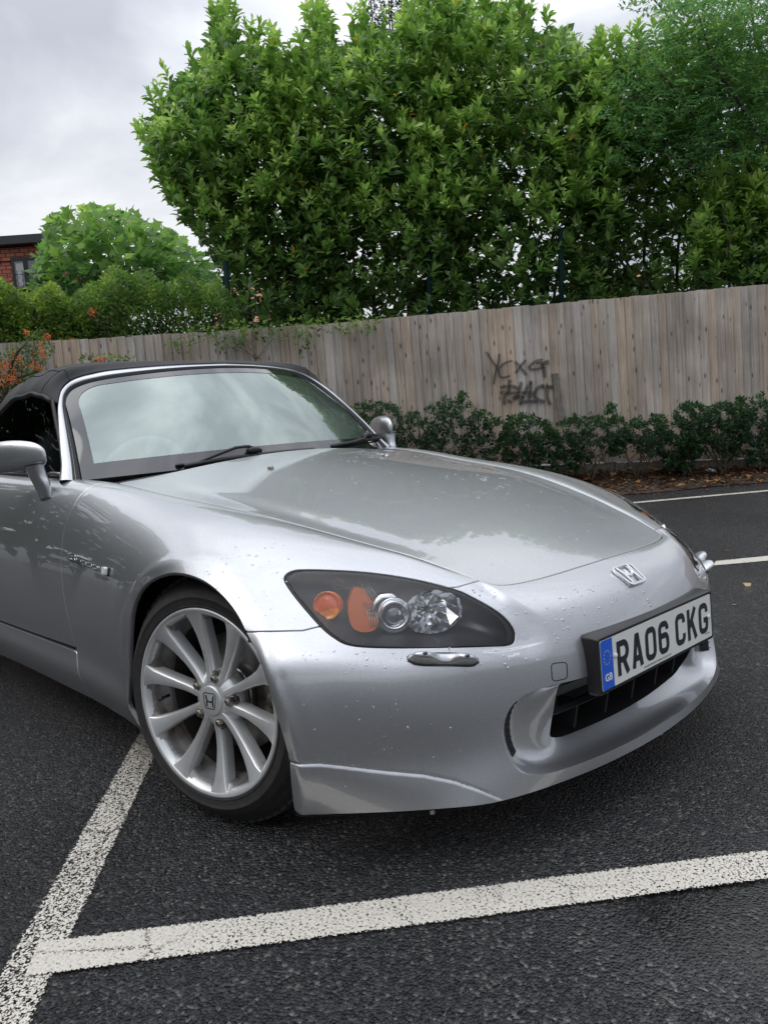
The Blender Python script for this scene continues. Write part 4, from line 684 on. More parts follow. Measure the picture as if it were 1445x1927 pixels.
def disp(P, u, v):
    x, y, z = P[..., 0], -P[..., 1], P[..., 2]; d = np.zeros(x.shape)
    for cx in (ARC[0], -2.40):                                             # lip round the arches
        r = np.sqrt(((x-cx)/ARC[2])**2+((z-ARC[1])/ARC[3])**2); side = sstep(y, .72, .80)
        d += side*(.0048*np.exp(-((r-1.058)/.042)**2)+.002*np.exp(-((r-1.13)/.09)**2))
    front = sstep(x, .30, .34); zc = np.interp(y, ZC_Y, ZC_Z)                # step above the corner splitter
    fade = front*sstep(y, .47, .53)
    d += fade*(.0006*sstep(zc-z, -.003, .009)-.0030*np.exp(-((z-zc)/.0028)**2))
    if RUV is not None:                                                      # ridge that swoops round the inner lamp corner
        m = (u > 12.5) & (u < 18) & (v < 6.2)
        if m.any():
            q = np.stack([u[m]*RSC[0], v[m]*RSC[1]], -1); best = np.full(len(q), 9.); sg = np.zeros(len(q)); par = np.zeros(len(q)); R_ = RUV*RSC
            for k in range(len(R_)-1):
                a, b = R_[k], R_[k+1]; ab = b-a; t = np.clip(((q-a)@ab)/(ab@ab), 0, 1); w = q-(a+t[:, None]*ab); dd = np.linalg.norm(w, axis=1); up = dd < best
                best[up] = dd[up]; sg[up] = np.sign(ab[0]*w[:, 1]-ab[1]*w[:, 0])[up]; par[up] = (k+t)[up]/(len(R_)-1)
            s = best*sg*RSG; amp = np.interp(par, [0, .12, .35, .62, .8, .93, 1], [0, .5, 1, .9, .35, 0, 0])
            d[m] += amp*(-.012*sstep(s, -.004, .026)*np.exp(-np.clip(s, 0, 1)/.08)+.0012*np.exp(-(s/.012)**2))
    return d
def S(u, v):
    u = np.asarray(u, float); v = np.asarray(v, float); P = S0(u, v); return P+N0(u, v)*disp(P, u, v)[..., None]
def Nn(u, v): return N0(u, v, S)
_gu, _gv = np.meshgrid(np.linspace(0, NU, NU*10+1), np.linspace(0, NV, NV*8+1), indexing='ij')
_GPt = S0(_gu, _gv); _GN = N0(_gu, _gv); _GX = proj(_GPt.reshape(-1, 3)).reshape(_gu.shape+(2,)); _GD = (_GPt-CAMP)@CF
_vis = ((_GN*(CAMP-_GPt)).sum(-1) > 0)
def solve(fn, targ, pick, it=25):
    """Newton on (u, v) so that fn(u, v) -> 2-vector hits targ"""
    out = []
    for t in targ:
        c = ((pick-np.array(t))**2).sum(-1); i = np.unravel_index(np.argmin(c), c.shape); p = np.array([_gu[i], _gv[i]])
        for _ in range(it):
            e = 1e-4; f0 = fn(p[0], p[1])-t; J = np.stack([(fn(p[0]+e, p[1])-fn(p[0], p[1]))/e, (fn(p[0], p[1]+e)-fn(p[0], p[1]))/e], -1)
            try: dlt = np.linalg.solve(J, -f0)
            except Exception: break
            dlt = np.clip(dlt, -.3, .3); p = np.clip(p+dlt, 0, [NU-1e-3, NV-1e-3])
            if np.abs(dlt).max() < 1e-5: break
        out.append(p)
    return np.array(out)
_pickpx = np.where(_vis[..., None], _GX, 1e6)
def px2uv(pts): return solve(lambda u, v: proj(S0(u, v))[0], pts, _pickpx)
_mxz = np.where((_GPt[..., 1] < -.6)[..., None], _GPt[..., [0, 2]], 1e3)
def xz2uv(pts): return solve(lambda u, v: S0(u, v)[[0, 2]], pts, _mxz)
_myz = np.where(((_GPt[..., 0] > .3) & (_gv > 3))[..., None], np.stack([-_GPt[..., 1], _GPt[..., 2]], -1), 1e3)
def yz2uv(pts): return solve(lambda u, v: S0(u, v)[[1, 2]]*[-1, 1], pts, _myz)
RUV = px2uv(spl([(899, 1092.5), (915, 1100), (940, 1113), (980, 1139), (1010, 1160), (1026, 1178), (1036, 1200), (1035, 1222), (1020, 1241), (985, 1256)], 4))
_c = px2uv([(990, 1180)])[0]; _w = (_c-RUV[16])*RSC; _ab = (RUV[17]-RUV[15])*RSC; RSG = np.sign(_ab[0]*_w[1]-_ab[1]*_w[0])
US, VS = .115, .075                  # rough metric scale of the parameters
def inpoly(P, poly):
    x, y = P[:, 0], P[:, 1]; ins = np.zeros(len(P), bool); n = len(poly)
    for i in range(n):
        x1, y1 = poly[i]; x2, y2 = poly[(i+1) % n]; c = (y1 > y) != (y2 > y)
        with np.errstate(divide='ignore', invalid='ignore'): xi = (x2-x1)*(y-y1)/(y2-y1+1e-15)+x1
        ins ^= c & (x < xi)
    return ins
def cdt(loops, h, extra=None):
    """loops: list of closed 2D loops, the first the outline, the rest holes -> verts, tris, loop index lists"""
    V = []; E = []; LI = []
    for lp in loops:
        b = len(V); V += [tuple(p) for p in lp]; n = len(lp); E += [(b+i, b+(i+1) % n) for i in range(n)]; LI.append(list(range(b, b+n)))
    B = np.array(V); lo, hi = B[LI[0]].min(0), B[LI[0]].max(0)
    gx, gy = np.meshgrid(np.arange(lo[0], hi[0]+h, h), np.arange(lo[1], hi[1]+h, h), indexing='ij'); Gp = np.stack([gx+(np.arange(gy.shape[1]) % 2)*h/2, gy], -1).reshape(-1, 2)
    if extra is not None: Gp = np.vstack([Gp, extra])
    ok = inpoly(Gp, loops[0])
    for hl in loops[1:]: ok &= ~inpoly(Gp, hl)
    Gp = Gp[ok]; keep = np.ones(len(Gp), bool)
    for i in range(0, len(B), 1):
        keep &= ((Gp-B[i])**2).sum(1) > (h*.55)**2
    Gp = Gp[keep]; n0 = len(V)
    r = delaunay_2d_cdt([Vector(p) for p in V]+[Vector(p) for p in Gp], E, [], 0, 1e-7)
    vo = np.array([tuple(p) for p in r[0]]); T = np.array([f for f in r[2] if len(f) == 3]); c = vo[T].mean(1)
    ok = inpoly(c, loops[0])
    for hl in loops[1:]: ok &= ~inpoly(c, hl)
    T = T[ok]; inv = {}
    for k, src in enumerate(r[3]):
        for s_ in src: inv[s_] = k
    LI2 = [[inv[i] for i in l] for l in LI]
    for _ in range(4):                                                       # close any stray pinhole the triangulation left
        cnt = {}
        for f in T:
            for a, b in ((f[0], f[1]), (f[1], f[2]), (f[2], f[0])): cnt[(a, b)] = 1
        rim = set()
        for l in LI2:
            for a, b in zip(l, l[1:]+l[:1]): rim |= {(a, b), (b, a)}
        nxt = {b: a for (a, b) in cnt if (b, a) not in cnt and (a, b) not in rim}; add = []; seen = set()
        for s_ in list(nxt):
            if s_ in seen: continue
            path = [s_]; c_ = nxt[s_]
            while c_ in nxt and c_ not in path and len(path) < 12: path.append(c_); c_ = nxt[c_]
            seen |= set(path)
            if c_ != path[0]: path.append(c_)
            for k in range(1, len(path)-1): add.append((path[0], path[k], path[k+1]))
        if not add: break
        print('pinholes', len(add)); T = np.vstack([T, np.array(add)])
    return vo, T, LI2
def surf_panel(loops_uv, h, fn=None, nf=None, gap=.0024, depth=.014, off=0., extra=None, scale=(None, None), flange=True, noflange=None):
    fn = fn or S; nf = nf or Nn; us, vs_ = (scale if scale[0] else (US, VS)); sc = np.array([us, vs_])
    loops = []
    for lp in loops_uv: loops.append(resample(np.array(lp)*sc, h*.8, True))
    if extra is not None: extra = np.array(extra)*sc
    vo, T, LI = cdt(loops, h, extra); uv = vo/sc
    P = fn(uv[:, 0], uv[:, 1]); Nr = nf(uv[:, 0], uv[:, 1]); P = P+Nr*off
    a = P[T[:, 0]]; fnm = np.cross(P[T[:, 1]]-a, P[T[:, 2]]-a); flip = (fnm*Nr[T[:, 0]]).sum(1) < 0; T[flip] = T[flip][:, ::-1]
    V = list(P); NN = list(Nr); F = [tuple(t) for t in T]
    for li, idx in enumerate(LI):
        if not flange: continue
        n = len(idx); Pb = P[idx].copy(); Nb = Nr[idx]; tg = nrm(np.roll(Pb, -1, 0)-np.roll(Pb, 1, 0)); out = nrm(np.cross(tg, Nb))
        # outward = away from the panel: compare with parametric orientation
        area = np.sum(loops[li][:, 0]*np.roll(loops[li][:, 1], -1)-np.roll(loops[li][:, 0], -1)*loops[li][:, 1])
        c = np.roll(uv[idx], -1, 0)
        mid = uv[idx[0]]; # test with a small parametric step
        tguv = (np.roll(uv[idx], -1, 0)-np.roll(uv[idx], 1, 0)); nuv = np.stack([tguv[:, 1], -tguv[:, 0]], -1)*(1 if area > 0 else -1)*(1 if li == 0 else -1)
        nuv = nuv/(np.linalg.norm(nuv*sc, axis=1, keepdims=True)+1e-12)*.002; q = uv[idx]+nuv; dirn = fn(uv[idx][:, 0]-nuv[:, 0], uv[idx][:, 1]-nuv[:, 1])
        ow = nrm(P[idx]-Nr[idx]*off-dirn); out = out*(1 if (ow*out).sum() > 0 else -1)
        w = np.ones(n)
        if noflange is not None: w = np.where(noflange(Pb), 0., 1.)
        P0 = Pb-out*gap*w[:, None]
        for k, i in enumerate(idx): V[i] = P0[k]
        b = len(V); R1 = P0+out*.0012-Nb*.0016; R2 = P0+out*.0014-Nb*depth
        V += list(R1)+list(R2); NN += list(nrm(Nb*.4+out))+list(out)
        for k in range(n):
            k2 = (k+1) % n
            if w[k] == 0 and w[k2] == 0: continue
            q1 = (idx[k], idx[k2], b+k2, b+k); q2 = (b+k, b+k2, b+n+k2, b+n+k)
            va = [np.array(V[i]) for i in q1]; fl = np.dot(np.cross(va[1]-va[0], va[2]-va[0]), out[k]+Nb[k]*.3) < 0
            F.append(q1[::-1] if fl else q1); F.append(q2[::-1] if fl else q2)
    return np.array(V), F, np.array(NN)
def mir(V, F, NN=None):
    M = np.array([1, -1, 1]); return V*M, [tuple(f[::-1]) for f in F], None if NN is None else NN*M
def both(name, V, F, NN, m, parent, label=None, labelf=None):
    a = mesh(name, V, F, m, parent, normals=NN); b = mesh(name, *mir(V, F)[:2], m, parent, normals=NN*[1, -1, 1])
    if label: a['label'] = label
    if labelf: b['label'] = labelf
    return a, b

# ---- outlines (near side)
HL_PX = [(534.6, 1088), (545, 1076), (569, 1071.5), (638, 1073), (707.6, 1078.3), (776.8, 1089), (846, 1105.7), (898, 1126), (943, 1152), (966, 1177), (971.8, 1197), (962, 1211.5), (915, 1215), (811, 1218.5), (707.6, 1218.5), (655.7, 1213.5), (628, 1199.5), (603, 1178.5), (569, 1140), (545, 1109)]
HL = px2uv(spl(HL_PX, 5, True))
def seg_uv(a, b, n=12): return np.linspace(a, b, n)
uA = px2uv([(901.6, 1093.4)])[0]; uA[1] = 0
# arch outline in (x, z)
def arch_xz(a0, a1, n=40): a = np.radians(np.linspace(a0, a1, n)); return np.stack([ARC[0]+ARC[2]*np.cos(a), ARC[1]+ARC[3]*np.sin(a)], -1)
def closest(loop, p): return int(np.argmin(((loop-p)**2*[US*US, VS*VS]).sum(1)))
SEAM = px2uv([(462, 1189.5), (520, 1189), (570, 1187), (601, 1181)])
JOINT = px2uv([(901.6, 1093.4), (880, 1099), (862, 1104.5), (847, 1106)]); JOINT[0] = uA
kJ = closest(HL, JOINT[-1]); kS = closest(HL, SEAM[-1]); nH = len(HL)
def hl_path(i, j, step): out = [i]; 
def ring(i, j, step):
    out = [i]
    while i != j: i = (i+step) % nH; out.append(i)
    return HL[out]
topHL = ring(kJ, kS, -1); botHL = ring(kS, kJ, -1)
if len(topHL) > 0 and False: pass
# ring direction: HL list starts at the rear tip and runs along the top to the inner tip, then back along the bottom
topHL = ring(kJ, kS, -1)             # from the joint back over the rear tip and down to the seam
botHL = ring(kS, kJ, -1)             # from the seam along the bottom edge, inner tip, top edge to the joint
arch_up = px2uv(spl([(547, 1470), (543, 1428), (533, 1388), (520, 1346), (507, 1296), (491, 1248), (476, 1216), (462, 1189.5)], 5)); arch_up[-1] = SEAM[0]
arch_back = px2uv(spl([(462, 1189.5), (450, 1165), (436, 1143), (418, 1122), (397, 1103), (375, 1090), (350, 1081.5), (325, 1079), (302, 1084), (283, 1094), (266, 1110), (254, 1132), (246, 1160), (243, 1190), (242, 1225), (243, 1265), (244, 1300), (245, 1334)], 5)); arch_back[0] = SEAM[0]
frontfoot = xz2uv([(.336, .150), (.338, .17)])
SHUT = xz2uv([(-.735, .822), (-.775, .77), (-.80, .70), (-.808, .62), (-.80, .52), (-.78, .42), (-.76, .335)])
u070 = xz2uv([(-.735, .822)])[0]
# FENDER
def vline(a, b, v, n=30): return np.stack([np.linspace(a, b, n), np.full(n, v)], -1)
uShut0 = SHUT[0][0]
sill_f = xz2uv([(-.40, .155)])[0]; SILLX = xz2uv([(-.42, .325), (-.55, .33), (-.66, .333), (-.76, .335)])
fender = np.vstack([vline(uShut0, uA[0], 0, 40), JOINT[1:-1], topHL, SEAM[::-1][1:-1], arch_back,
                    xz2uv([(-.36, .175), (-.38, .158), (-.55, .158), (-.76, .158)]), [SHUT[-1]], SHUT[::-1][1:-1]])
V, F, NN = surf_panel([fender], .0095)
both('front_wing', V, F, NN, PAINT, CAR)
# DOOR
uRear = xz2uv([(-1.95, .5)])[0][0]
door = np.vstack([vline(uRear, uShut0, 0, 30), SHUT[1:], xz2uv([(-1.2, .33), (-1.6, .33), (-1.93, .34)])])
V, F, NN = surf_panel([door], .014)
dn, df = both('door', V, F, NN, PAINT, CAR)
# SILL under the door
sill = np.vstack([xz2uv([(-1.93, .325)]), xz2uv([(-1.5, .322), (-1.1, .322), (-.77, .322), (-.77, .158), (-1.2, .158), (-1.6, .158), (-1.93, .158)])])
V, F, NN = surf_panel([sill], .014); both('sill', V, F, NN, PAINT, CAR)
# REAR QUARTER
ra = np.radians(np.linspace(0, 180, 40)); RA = xz2uv(np.stack([-2.40+ARC[2]*np.cos(ra), ARC[1]+ARC[3]*np.sin(ra)], -1))
quarter = np.vstack([vline(0, uRear, 0, 30), xz2uv([(-1.945, .6), (-1.94, .4), (-1.94, .158), (-2.03, .158)]), RA, xz2uv([(-2.78, .24), (-2.95, .25)]), [[0, NV-.02]], [[0, NV/2]]])
V, F, NN = surf_panel([quarter], .02); both('rear_wing', V, F, NN, PAINT, CAR)
# BUMPER with the hole for the intake
HOLE_YZ = [(0, .3515), (.1, .352), (.2, .3525), (.3, .355), (.36, .3565), (.41, .354), (.445, .345), (.468, .325), (.479, .30), (.483, .275), (.480, .245), (.472, .215), (.456, .19), (.43, .176), (.39, .169), (.34, .166), (.28, .1645), (.2, .1635), (.1, .162), (0, .161)]
HYZ = np.array(HOLE_YZ); HY = spl(HYZ, 4); hole = yz2uv(HY); hole[0][0] = hole[-1][0] = NU
bump_out = np.vstack([vline(uA[0], NU, 0, 30), np.stack([np.full(20, NU), np.linspace(0, hole[0][1], 20)], -1)[1:], hole[1:-1],
                      np.stack([np.full(12, NU), np.linspace(hole[-1][1], NV, 12)], -1), vline(NU, frontfoot[0][0], NV, 40)[1:-1],
                      frontfoot, arch_up, SEAM[1:-1], botHL[:-1], JOINT[::-1][:-1]])
HDn = resample(hole*[US, VS], .003)/[US, VS]
ex = []
for yy in np.arange(.475, .845, .0042):
    zc = np.interp(yy, ZC_Y, ZC_Z)
    for dz in (-.011, -.0075, -.004, -.001, .002, .005, .009, .013): ex.append((yy, zc+dz))
ex = yz2uv(ex)
V, F, NN = surf_panel([bump_out], .0075, extra=ex, noflange=lambda P: (np.abs(P[:, 1]) < .0016) | (np.linalg.norm(P[:, None]-S(HDn[:, 0], HDn[:, 1])[None], axis=-1).min(1) < .003))
NN[np.abs(V[:, 1]) < .004] *= [1, 0, 1]; V[np.abs(V[:, 1]) < .0016] *= [1, 0, 1]; NN = nrm(NN)
V2, F2, N2 = mir(V, F, NN); nb = len(V)
remap = np.arange(nb)+nb; cen = np.where(np.abs(V[:, 1]) < 1e-9)[0]; remap[cen] = cen
BUMP = mesh('front_bumper', np.vstack([V, V2]), list(F)+[tuple(remap[i] for i in f) for f in F2], PAINT, CAR, normals=np.vstack([NN, N2]))
# underside return of the bumper
bl = S(*np.stack([np.linspace(frontfoot[0][0], NU, 40), np.full(40, NV-.001)])); mb = MB()
rows = [bl, bl*[1, 1, 1]+[-.012, .008, -.010], bl*[.9, .92, 1]+[-.02, 0, -.012]]; full = [np.vstack([r, (r*[1, -1, 1])[::-1][1:]]) for r in rows]; mb.grid(full)
mb.build('bumper_undertray', BLACK, CAR, smooth=True)
#%%RECESS
hp = S(hole[:, 0], hole[:, 1]); hn = Nn(hole[:, 0], hole[:, 1])
INNER = [(.700, 0, .349), (.699, .1, .349), (.694, .2, .350), (.684, .3, .352), (.6795, .328, .350), (.677, .334, .345), (.674, .336, .335), (.670, .336, .322), (.665, .335, .305), (.660, .333, .288), (.652, .330, .268), (.644, .325, .248), (.636, .319, .230), (.629, .311, .216), (.625, .300, .206), (.626, .28, .199), (.628, .25, .194), (.634, .18, .191), (.642, .09, .190), (.645, 0, .190)]
inn = spl(np.array(INNER)*[1, -1, 1], 4)
ts = np.array([0, .01, .03, .07, .13, .2, .3, .42, .55, .7, .85, 1.])
left = sstep(HY[:, 0], .33, .44)*sstep(HY[:, 1], .165, .20)
R = []
for t in ts:
    e = t
    dep = -hn*(.030*left[:, None]*sstep(t, 0, .2)*(1-sstep(t, .25, .95)))
    dip = np.zeros_like(hp); low = (1-sstep(HY[:, 1], .17, .26)); dip[:, 2] = -.010*low*math.sin(math.pi*min(1, t))
    rnd = -hn*.004*min(1, t/.03)
    R.append(hp*(1-e)+inn*e+dep+dip+rnd*(1-t))
R = np.array(R)
for _ in range(30):
    Q = R[1:-1].copy(); Q[:, 1:-1] = .5*R[1:-1, 1:-1]+.25*(R[1:-1, 2:]+R[1:-1, :-2]); wk = np.minimum(1, np.arange(1, len(R)-1)/4.)[:, None, None]*np.minimum(1, np.arange(len(R)-2, 0, -1)/3.)[:, None, None]; R[1:-1] = R[1:-1]*(1-wk)+Q*wk
fullR = np.concatenate([R, (R[:, ::-1]*[1, -1, 1])[:, 1:]], 1)
nC = len(HY); 
mb = MB(); mb.grid(fullR)
rec = mb.build('intake_surround', PAINT, CAR, smooth=True)
# side duct mesh slots
for sg in (1, -1):
    k0, k1 = 7*4-2, 11*4+1; mb = MB(); a = hp[k0:k1]-hn[k0:k1]*.0035; c_ = R[5][k0:k1]+hn[k0:k1]*.010
    w = np.linspace(0, 1, 4)[:, None, None]; mb.grid((a[None]*(1-w)+c_[None]*w)*[1, sg, 1])
    d_ = mb.build('side_duct', VOID, CAR, smooth=True)
    for q in range(k0+1, k1-1, 2):
        mb = MB(); mb.tube([(hp[q]-hn[q]*.004)*[1, sg, 1], (R[5][q]+hn[q]*.0115)*[1, sg, 1]], .0013, 5); mb.build('vent_bar', BLACK, d_)
# dark box behind the intake
mb = MB(); bx = np.array([inn, inn*[1, .98, 1]+[-.06, 0, -.004], inn*[1, .9, 1]+[-.16, 0, .0]]); bx = np.concatenate([bx, (bx[:, ::-1]*[1, -1, 1])[:, 1:]], 1); mb.grid(bx)
mb.V += [(.50, -.32, .13), (.50, .32, .13), (.50, .32, .40), (.50, -.32, .40)]; n_ = len(mb.V); mb.F.append((n_-4, n_-3, n_-2, n_-1)); mb.M.append(0)
GR = mb.build('intake_grille', VOID, CAR, smooth=True)
def plan_x(y, back): return np.interp(abs(y), [0, .1, .2, .3, .34], [.70, .699, .694, .684, .675])-back
for z0, hgt, bk in ((.275, .016, .035), (.335, .05, .03)):
    mb = MB(); ys = np.linspace(-.33, .33, 25); g = np.array([[(plan_x(y, bk), y, z0+hgt/2), (plan_x(y, bk-.012), y, z0), (plan_x(y, bk), y, z0-hgt/2), (plan_x(y, bk+.03), y, z0-hgt/2)] for y in ys]); mb.grid(g, closev=True); mb.build('grille_bar', BLACK, GR)
for y in (-.22, -.10, .02, .14, .25):
    mb = MB(); mb.add([(plan_x(y, .045), y-.004, .275), (plan_x(y, .10), y-.004, .275), (plan_x(y, .10), y-.004, .20), (plan_x(y, .06), y-.004, .205),
                       (plan_x(y, .045), y+.004, .275), (plan_x(y, .10), y+.004, .275), (plan_x(y, .10), y+.004, .20), (plan_x(y, .06), y+.004, .205)], [(0, 1, 2, 3), (7, 6, 5, 4), (0, 4, 5, 1), (1, 5, 6, 2), (2, 6, 7, 3), (3, 7, 4, 0)]); mb.build('grille_fin', VOID, GR)

# ---- BONNET: its own height surface
EX = np.array([-.73, -.676, -.55, -.423, -.251, -.166, -.061, .051, .119, .197, .257, .303, .355, .43, .491, .53]); EY = np.array([.652, .647, .634, .620, .600, .58, .56, .54, .52, .50, .48, .46, .44, .42, .40, .388])
eu = np.linspace(uShut0, uA[0], 120); EC = S(eu, np.zeros(120)); # the wing's inner edge, so that the gap is even
CX = np.array([-.76, -.66, -.465, -.3, -.1, .1, .3, .45, .55, .605, .64]); CZ = np.array([.896, .879, .842, .808, .762, .713, .660, .615, .5815, .5605, .545])
FX = np.array([0, .1, .2, .3, .35, .375, .39]); 
nosec = S(np.linspace(uA[0], NU, 60), np.zeros(60))
def cubic(xs, ys):           # natural-ish smooth interpolation
    P = np.stack([xs, ys], -1); Q = spl(P, 12); return Q[:, 0], Q[:, 1]
_cx, _cz = cubic(CX, CZ)
_ex, _ey, _ez = EC[:, 0], -EC[:, 1], EC[:, 2]
_o = np.argsort(_ex); _ex, _ey, _ez = _ex[_o], _ey[_o], _ez[_o]
nx_, ny_, nz_ = nosec[:, 0], -nosec[:, 1], nosec[:, 2]
def hood_z(x, y):
    x = np.asarray(x, float); y = np.abs(np.asarray(y, float))
    zc = np.interp(x, _cx, _cz); ye = np.interp(x, _ex, _ey); ze = np.interp(x, _ex, _ez)
    # past the corner the edge keeps falling with the nose
    far = x > _ex[-1]; ye = np.where(far, _ey[-1], ye); ze = np.where(far, _ez[-1]-(x-_ex[-1])*.34, ze)
    t = np.clip(y/ye, 0, 1.05); cr = 1-t**2*(1-.30*t*t)/.70
    z = ze+(zc-ze)*cr
    pb = .006*sstep(x, -.75, -.3)*(1-sstep(x, .15, .5)); z = z+pb*np.exp(-((t-.80)/.10)**2)*0-pb*.5*np.exp(-((t-.9)/.07)**2)
    # meet the nose edge in front
    xe = np.interp(y, ny_[::-1], nx_[::-1]); zn = np.interp(y, ny_[::-1], nz_[::-1])
    w = np.exp(-np.clip(xe-x, 0, 1)/.07)*(y < .40)
    zz = np.interp(xe, _cx, _cz); zee = np.where(xe > _ex[-1], _ez[-1]-(xe-_ex[-1])*.34, np.interp(xe, _ex, _ez)); tt = np.clip(y/np.where(xe > _ex[-1], _ey[-1], np.interp(xe, _ex, _ey)), 0, 1.05)
    z_at = zee+(zz-zee)*(1-tt**2*(1-.30*tt*tt)/.70)
    return z+w*(zn-z_at)
def HS(x, y): return np.stack([x, y, hood_z(x, y)], -1)
def HN(x, y, e=.012):
    dx = (hood_z(x+e, y)-hood_z(x-e, y))/(2*e); dy = (hood_z(x, y+e)-hood_z(x, y-e))/(2*e); return nrm(np.stack([-dx, -dy, np.ones_like(dx)], -1))
side_n = np.stack([_ex[_ex > -.725], -_ey[_ex > -.725]], -1); front_n = np.stack([nx_, -ny_], -1); front_n = front_n[front_n[:, 1] > -.385]
rear_ln = spl([(-.722, -.646), (-.70, -.55), (-.685, -.4), (-.672, -.2), (-.667, 0)], 8)
halfl = np.vstack([rear_ln[::-1], side_n, front_n]); hood_loop = np.vstack([halfl, (halfl*[1, -1])[::-1][1:-1]])
V, F, NN = surf_panel([hood_loop], .012, fn=HS, nf=HN, scale=(1, 1), gap=.0034)
HOOD = mesh('bonnet', V, F, PAINT, CAR, normals=NN)

# ---- cavity liners so that gaps read dark
mb = MB()
for sg in (1, -1):
    e0 = EC*[1, sg, 1]+[0, 0, -.012]; e1 = e0+np.array([0, .03*sg, -.02]); e2 = e0+np.array([0, -.03*sg, -.02]); mb.grid(np.array([e1, e0+[0, 0, -.006], e2]))
nn2 = np.vstack([nosec, (nosec*[1, -1, 1])[::-1][1:]]); mb.grid(np.array([nn2+[-.04, 0, -.02], nn2+[0, 0, -.016], nn2+[.03, 0, -.03]]))
for sg in (1, -1):
    for ln in (SHUT, SEAM, xz2uv([(-.44, .324), (-.7, .329), (-1.2, .328), (-1.9, .332)])):
        lp = S(*ln.T); ln_ = Nn(*ln.T); t_ = nrm(np.gradient(lp, axis=0)); o_ = nrm(np.cross(t_, ln_)); mb.grid(np.array([lp-ln_*.013+o_*.02, lp-ln_*.011, lp-ln_*.013-o_*.02])*[1, sg, 1])
mb.build('panel_gap_liner', VOID, CAR)
# wheel houses
for cx in (0., -2.40):
    for sg in (-1, 1):
        a = np.radians(np.linspace(-25, 205, 40)); mb = MB()
        def arc(r, y): return np.stack([cx+.008+(ARC[2]+r)*np.cos(a), np.full(40, y), .30+(ARC[3]+r)*np.sin(a)], -1)
        yo = .80; mb.grid([arc(-.004, sg*(yo)), arc(.008, sg*(yo-.03)), arc(.015, sg*.60), arc(.0, sg*.50)])
        c = np.tile(np.array([cx, sg*.50, .30]), (40, 1)); mb.grid([arc(0, sg*.50), c]); mb.build('wheel_arch_liner', VOID, CAR, smooth=True)
# structure below and inside
mb = MB(); mb.box((-1.3, 0, .17), (3.0, 1.0, .05)); mb.box((-1.35, 0, .175), (1.9, 1.56, .05)); mb.box((-.05, 0, .42), (.75, .9, .3)); mb.box((-2.7, 0, .5), (.9, 1.0, .5)); mb.box((-.6, 0, .55), (.35, 1.1, .36))
mb.build('underbody', VOID, CAR)
mb = MB(); cw = spl([(-.68, -.63), (-.66, -.4), (-.645, 0)], 8); cw = np.vstack([cw, (cw*[1, -1])[::-1][1:]]); z0 = hood_z(cw[:, 0], cw[:, 1])
c3 = np.stack([cw[:, 0], cw[:, 1], z0-.02], -1); mb.grid([c3, c3+[-.09, 0, -.018], c3*[1, 1.04, 1]+[-.28, 0, -.03]]); mb.build('scuttle_panel', BLACK, CAR, smooth=True)
#%%DETAIL
# ---- windscreen surface: a = -1..1 across, t = 0..1 from scuttle to header
def GS(a, t):
    a = np.asarray(a, float); t = np.asarray(t, float); ye = .685*(1-t)+.585*t; y = a*ye
    xb = -.715-.475*(a*.685)**2; xt = -1.055-.69*(a*.585)**2; zb = .862-.01*a*a; zt = 1.2235-.055*(a*.585)**2*2
    bul = .018*np.sin(np.pi*np.clip(t, -.2, 1.2)); x = xb*(1-t)+xt*t+bul*.7; z = zb*(1-t)+zt*t+bul*.75; return np.stack([x, y, z], -1)
def GN_(a, t, e=1e-3): return nrm(np.cross(GS(a+e, t)-GS(a-e, t), GS(a, t+e)-GS(a, t-e)))
_t = GN_(np.array([0.]), np.array([.5]))[0]
if _t[0] < 0: GNn = lambda a, t: -GN_(a, t)
else: GNn = GN_
_ga, _gt = np.meshgrid(np.linspace(-1.05, 1.05, 211), np.linspace(-.1, 1.1, 121), indexing='ij'); _gG = GS(_ga, _gt); _gpx = proj(_gG.reshape(-1, 3)).reshape(_ga.shape+(2,))
def pxG(px, py, lift=0):
    d = ((_gpx-[px, py])**2).sum(-1); i = np.unravel_index(np.argmin(d), d.shape); a, t = _ga[i], _gt[i]
    for _ in range(6):
        f0 = proj(GS(a, t))[0]-[px, py]; e = 1e-4; J = np.stack([(proj(GS(a+e, t))[0]-proj(GS(a, t))[0])/e, (proj(GS(a, t+e))[0]-proj(GS(a, t))[0])/e], -1); dl = np.linalg.solve(J, -f0); a += np.clip(dl[0], -.1, .1); t += np.clip(dl[1], -.1, .1)
    return np.array([a, t])
def onG(px, py, lift=0): a, t = pxG(px, py); return GS(a, t)+GNn(np.array([a]), np.array([t]))[0]*lift
def outline(ins_s, ins_t, ins_b, r):
    """rounded trapezoid in (a, t): insets in metres"""
    A1 = 1-ins_s/.62; t1 = 1-ins_t/.43; t0 = ins_b/.43; P = []
    ra, rt = r/.62, r/.43
    for (ca, ct, q0) in ((A1-ra, t1-rt, 0), (-A1+ra, t1-rt, 90)):
        for k in range(9): q = math.radians(q0+k*11.25); P.append((ca+ra*math.cos(q), ct+rt*math.sin(q)))
    P += [(-A1, t0), (A1, t0)]; return P
def dens(P, n=6): P = np.array(P); return np.vstack([np.linspace(P[i], P[(i+1) % len(P)], n, endpoint=False) for i in range(len(P))])
GOUT = dens(outline(.004, .004, -.01, .10)); GINN = dens(outline(.040, .030, .048, .085))
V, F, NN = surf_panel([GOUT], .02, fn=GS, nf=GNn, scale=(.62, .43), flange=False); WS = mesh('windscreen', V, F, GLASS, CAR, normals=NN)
V, F, NN = surf_panel([GOUT, GINN], .02, fn=GS, nf=GNn, scale=(.62, .43), flange=False, off=.0012); mesh('windscreen_border', V, F, FRIT, WS, normals=NN)
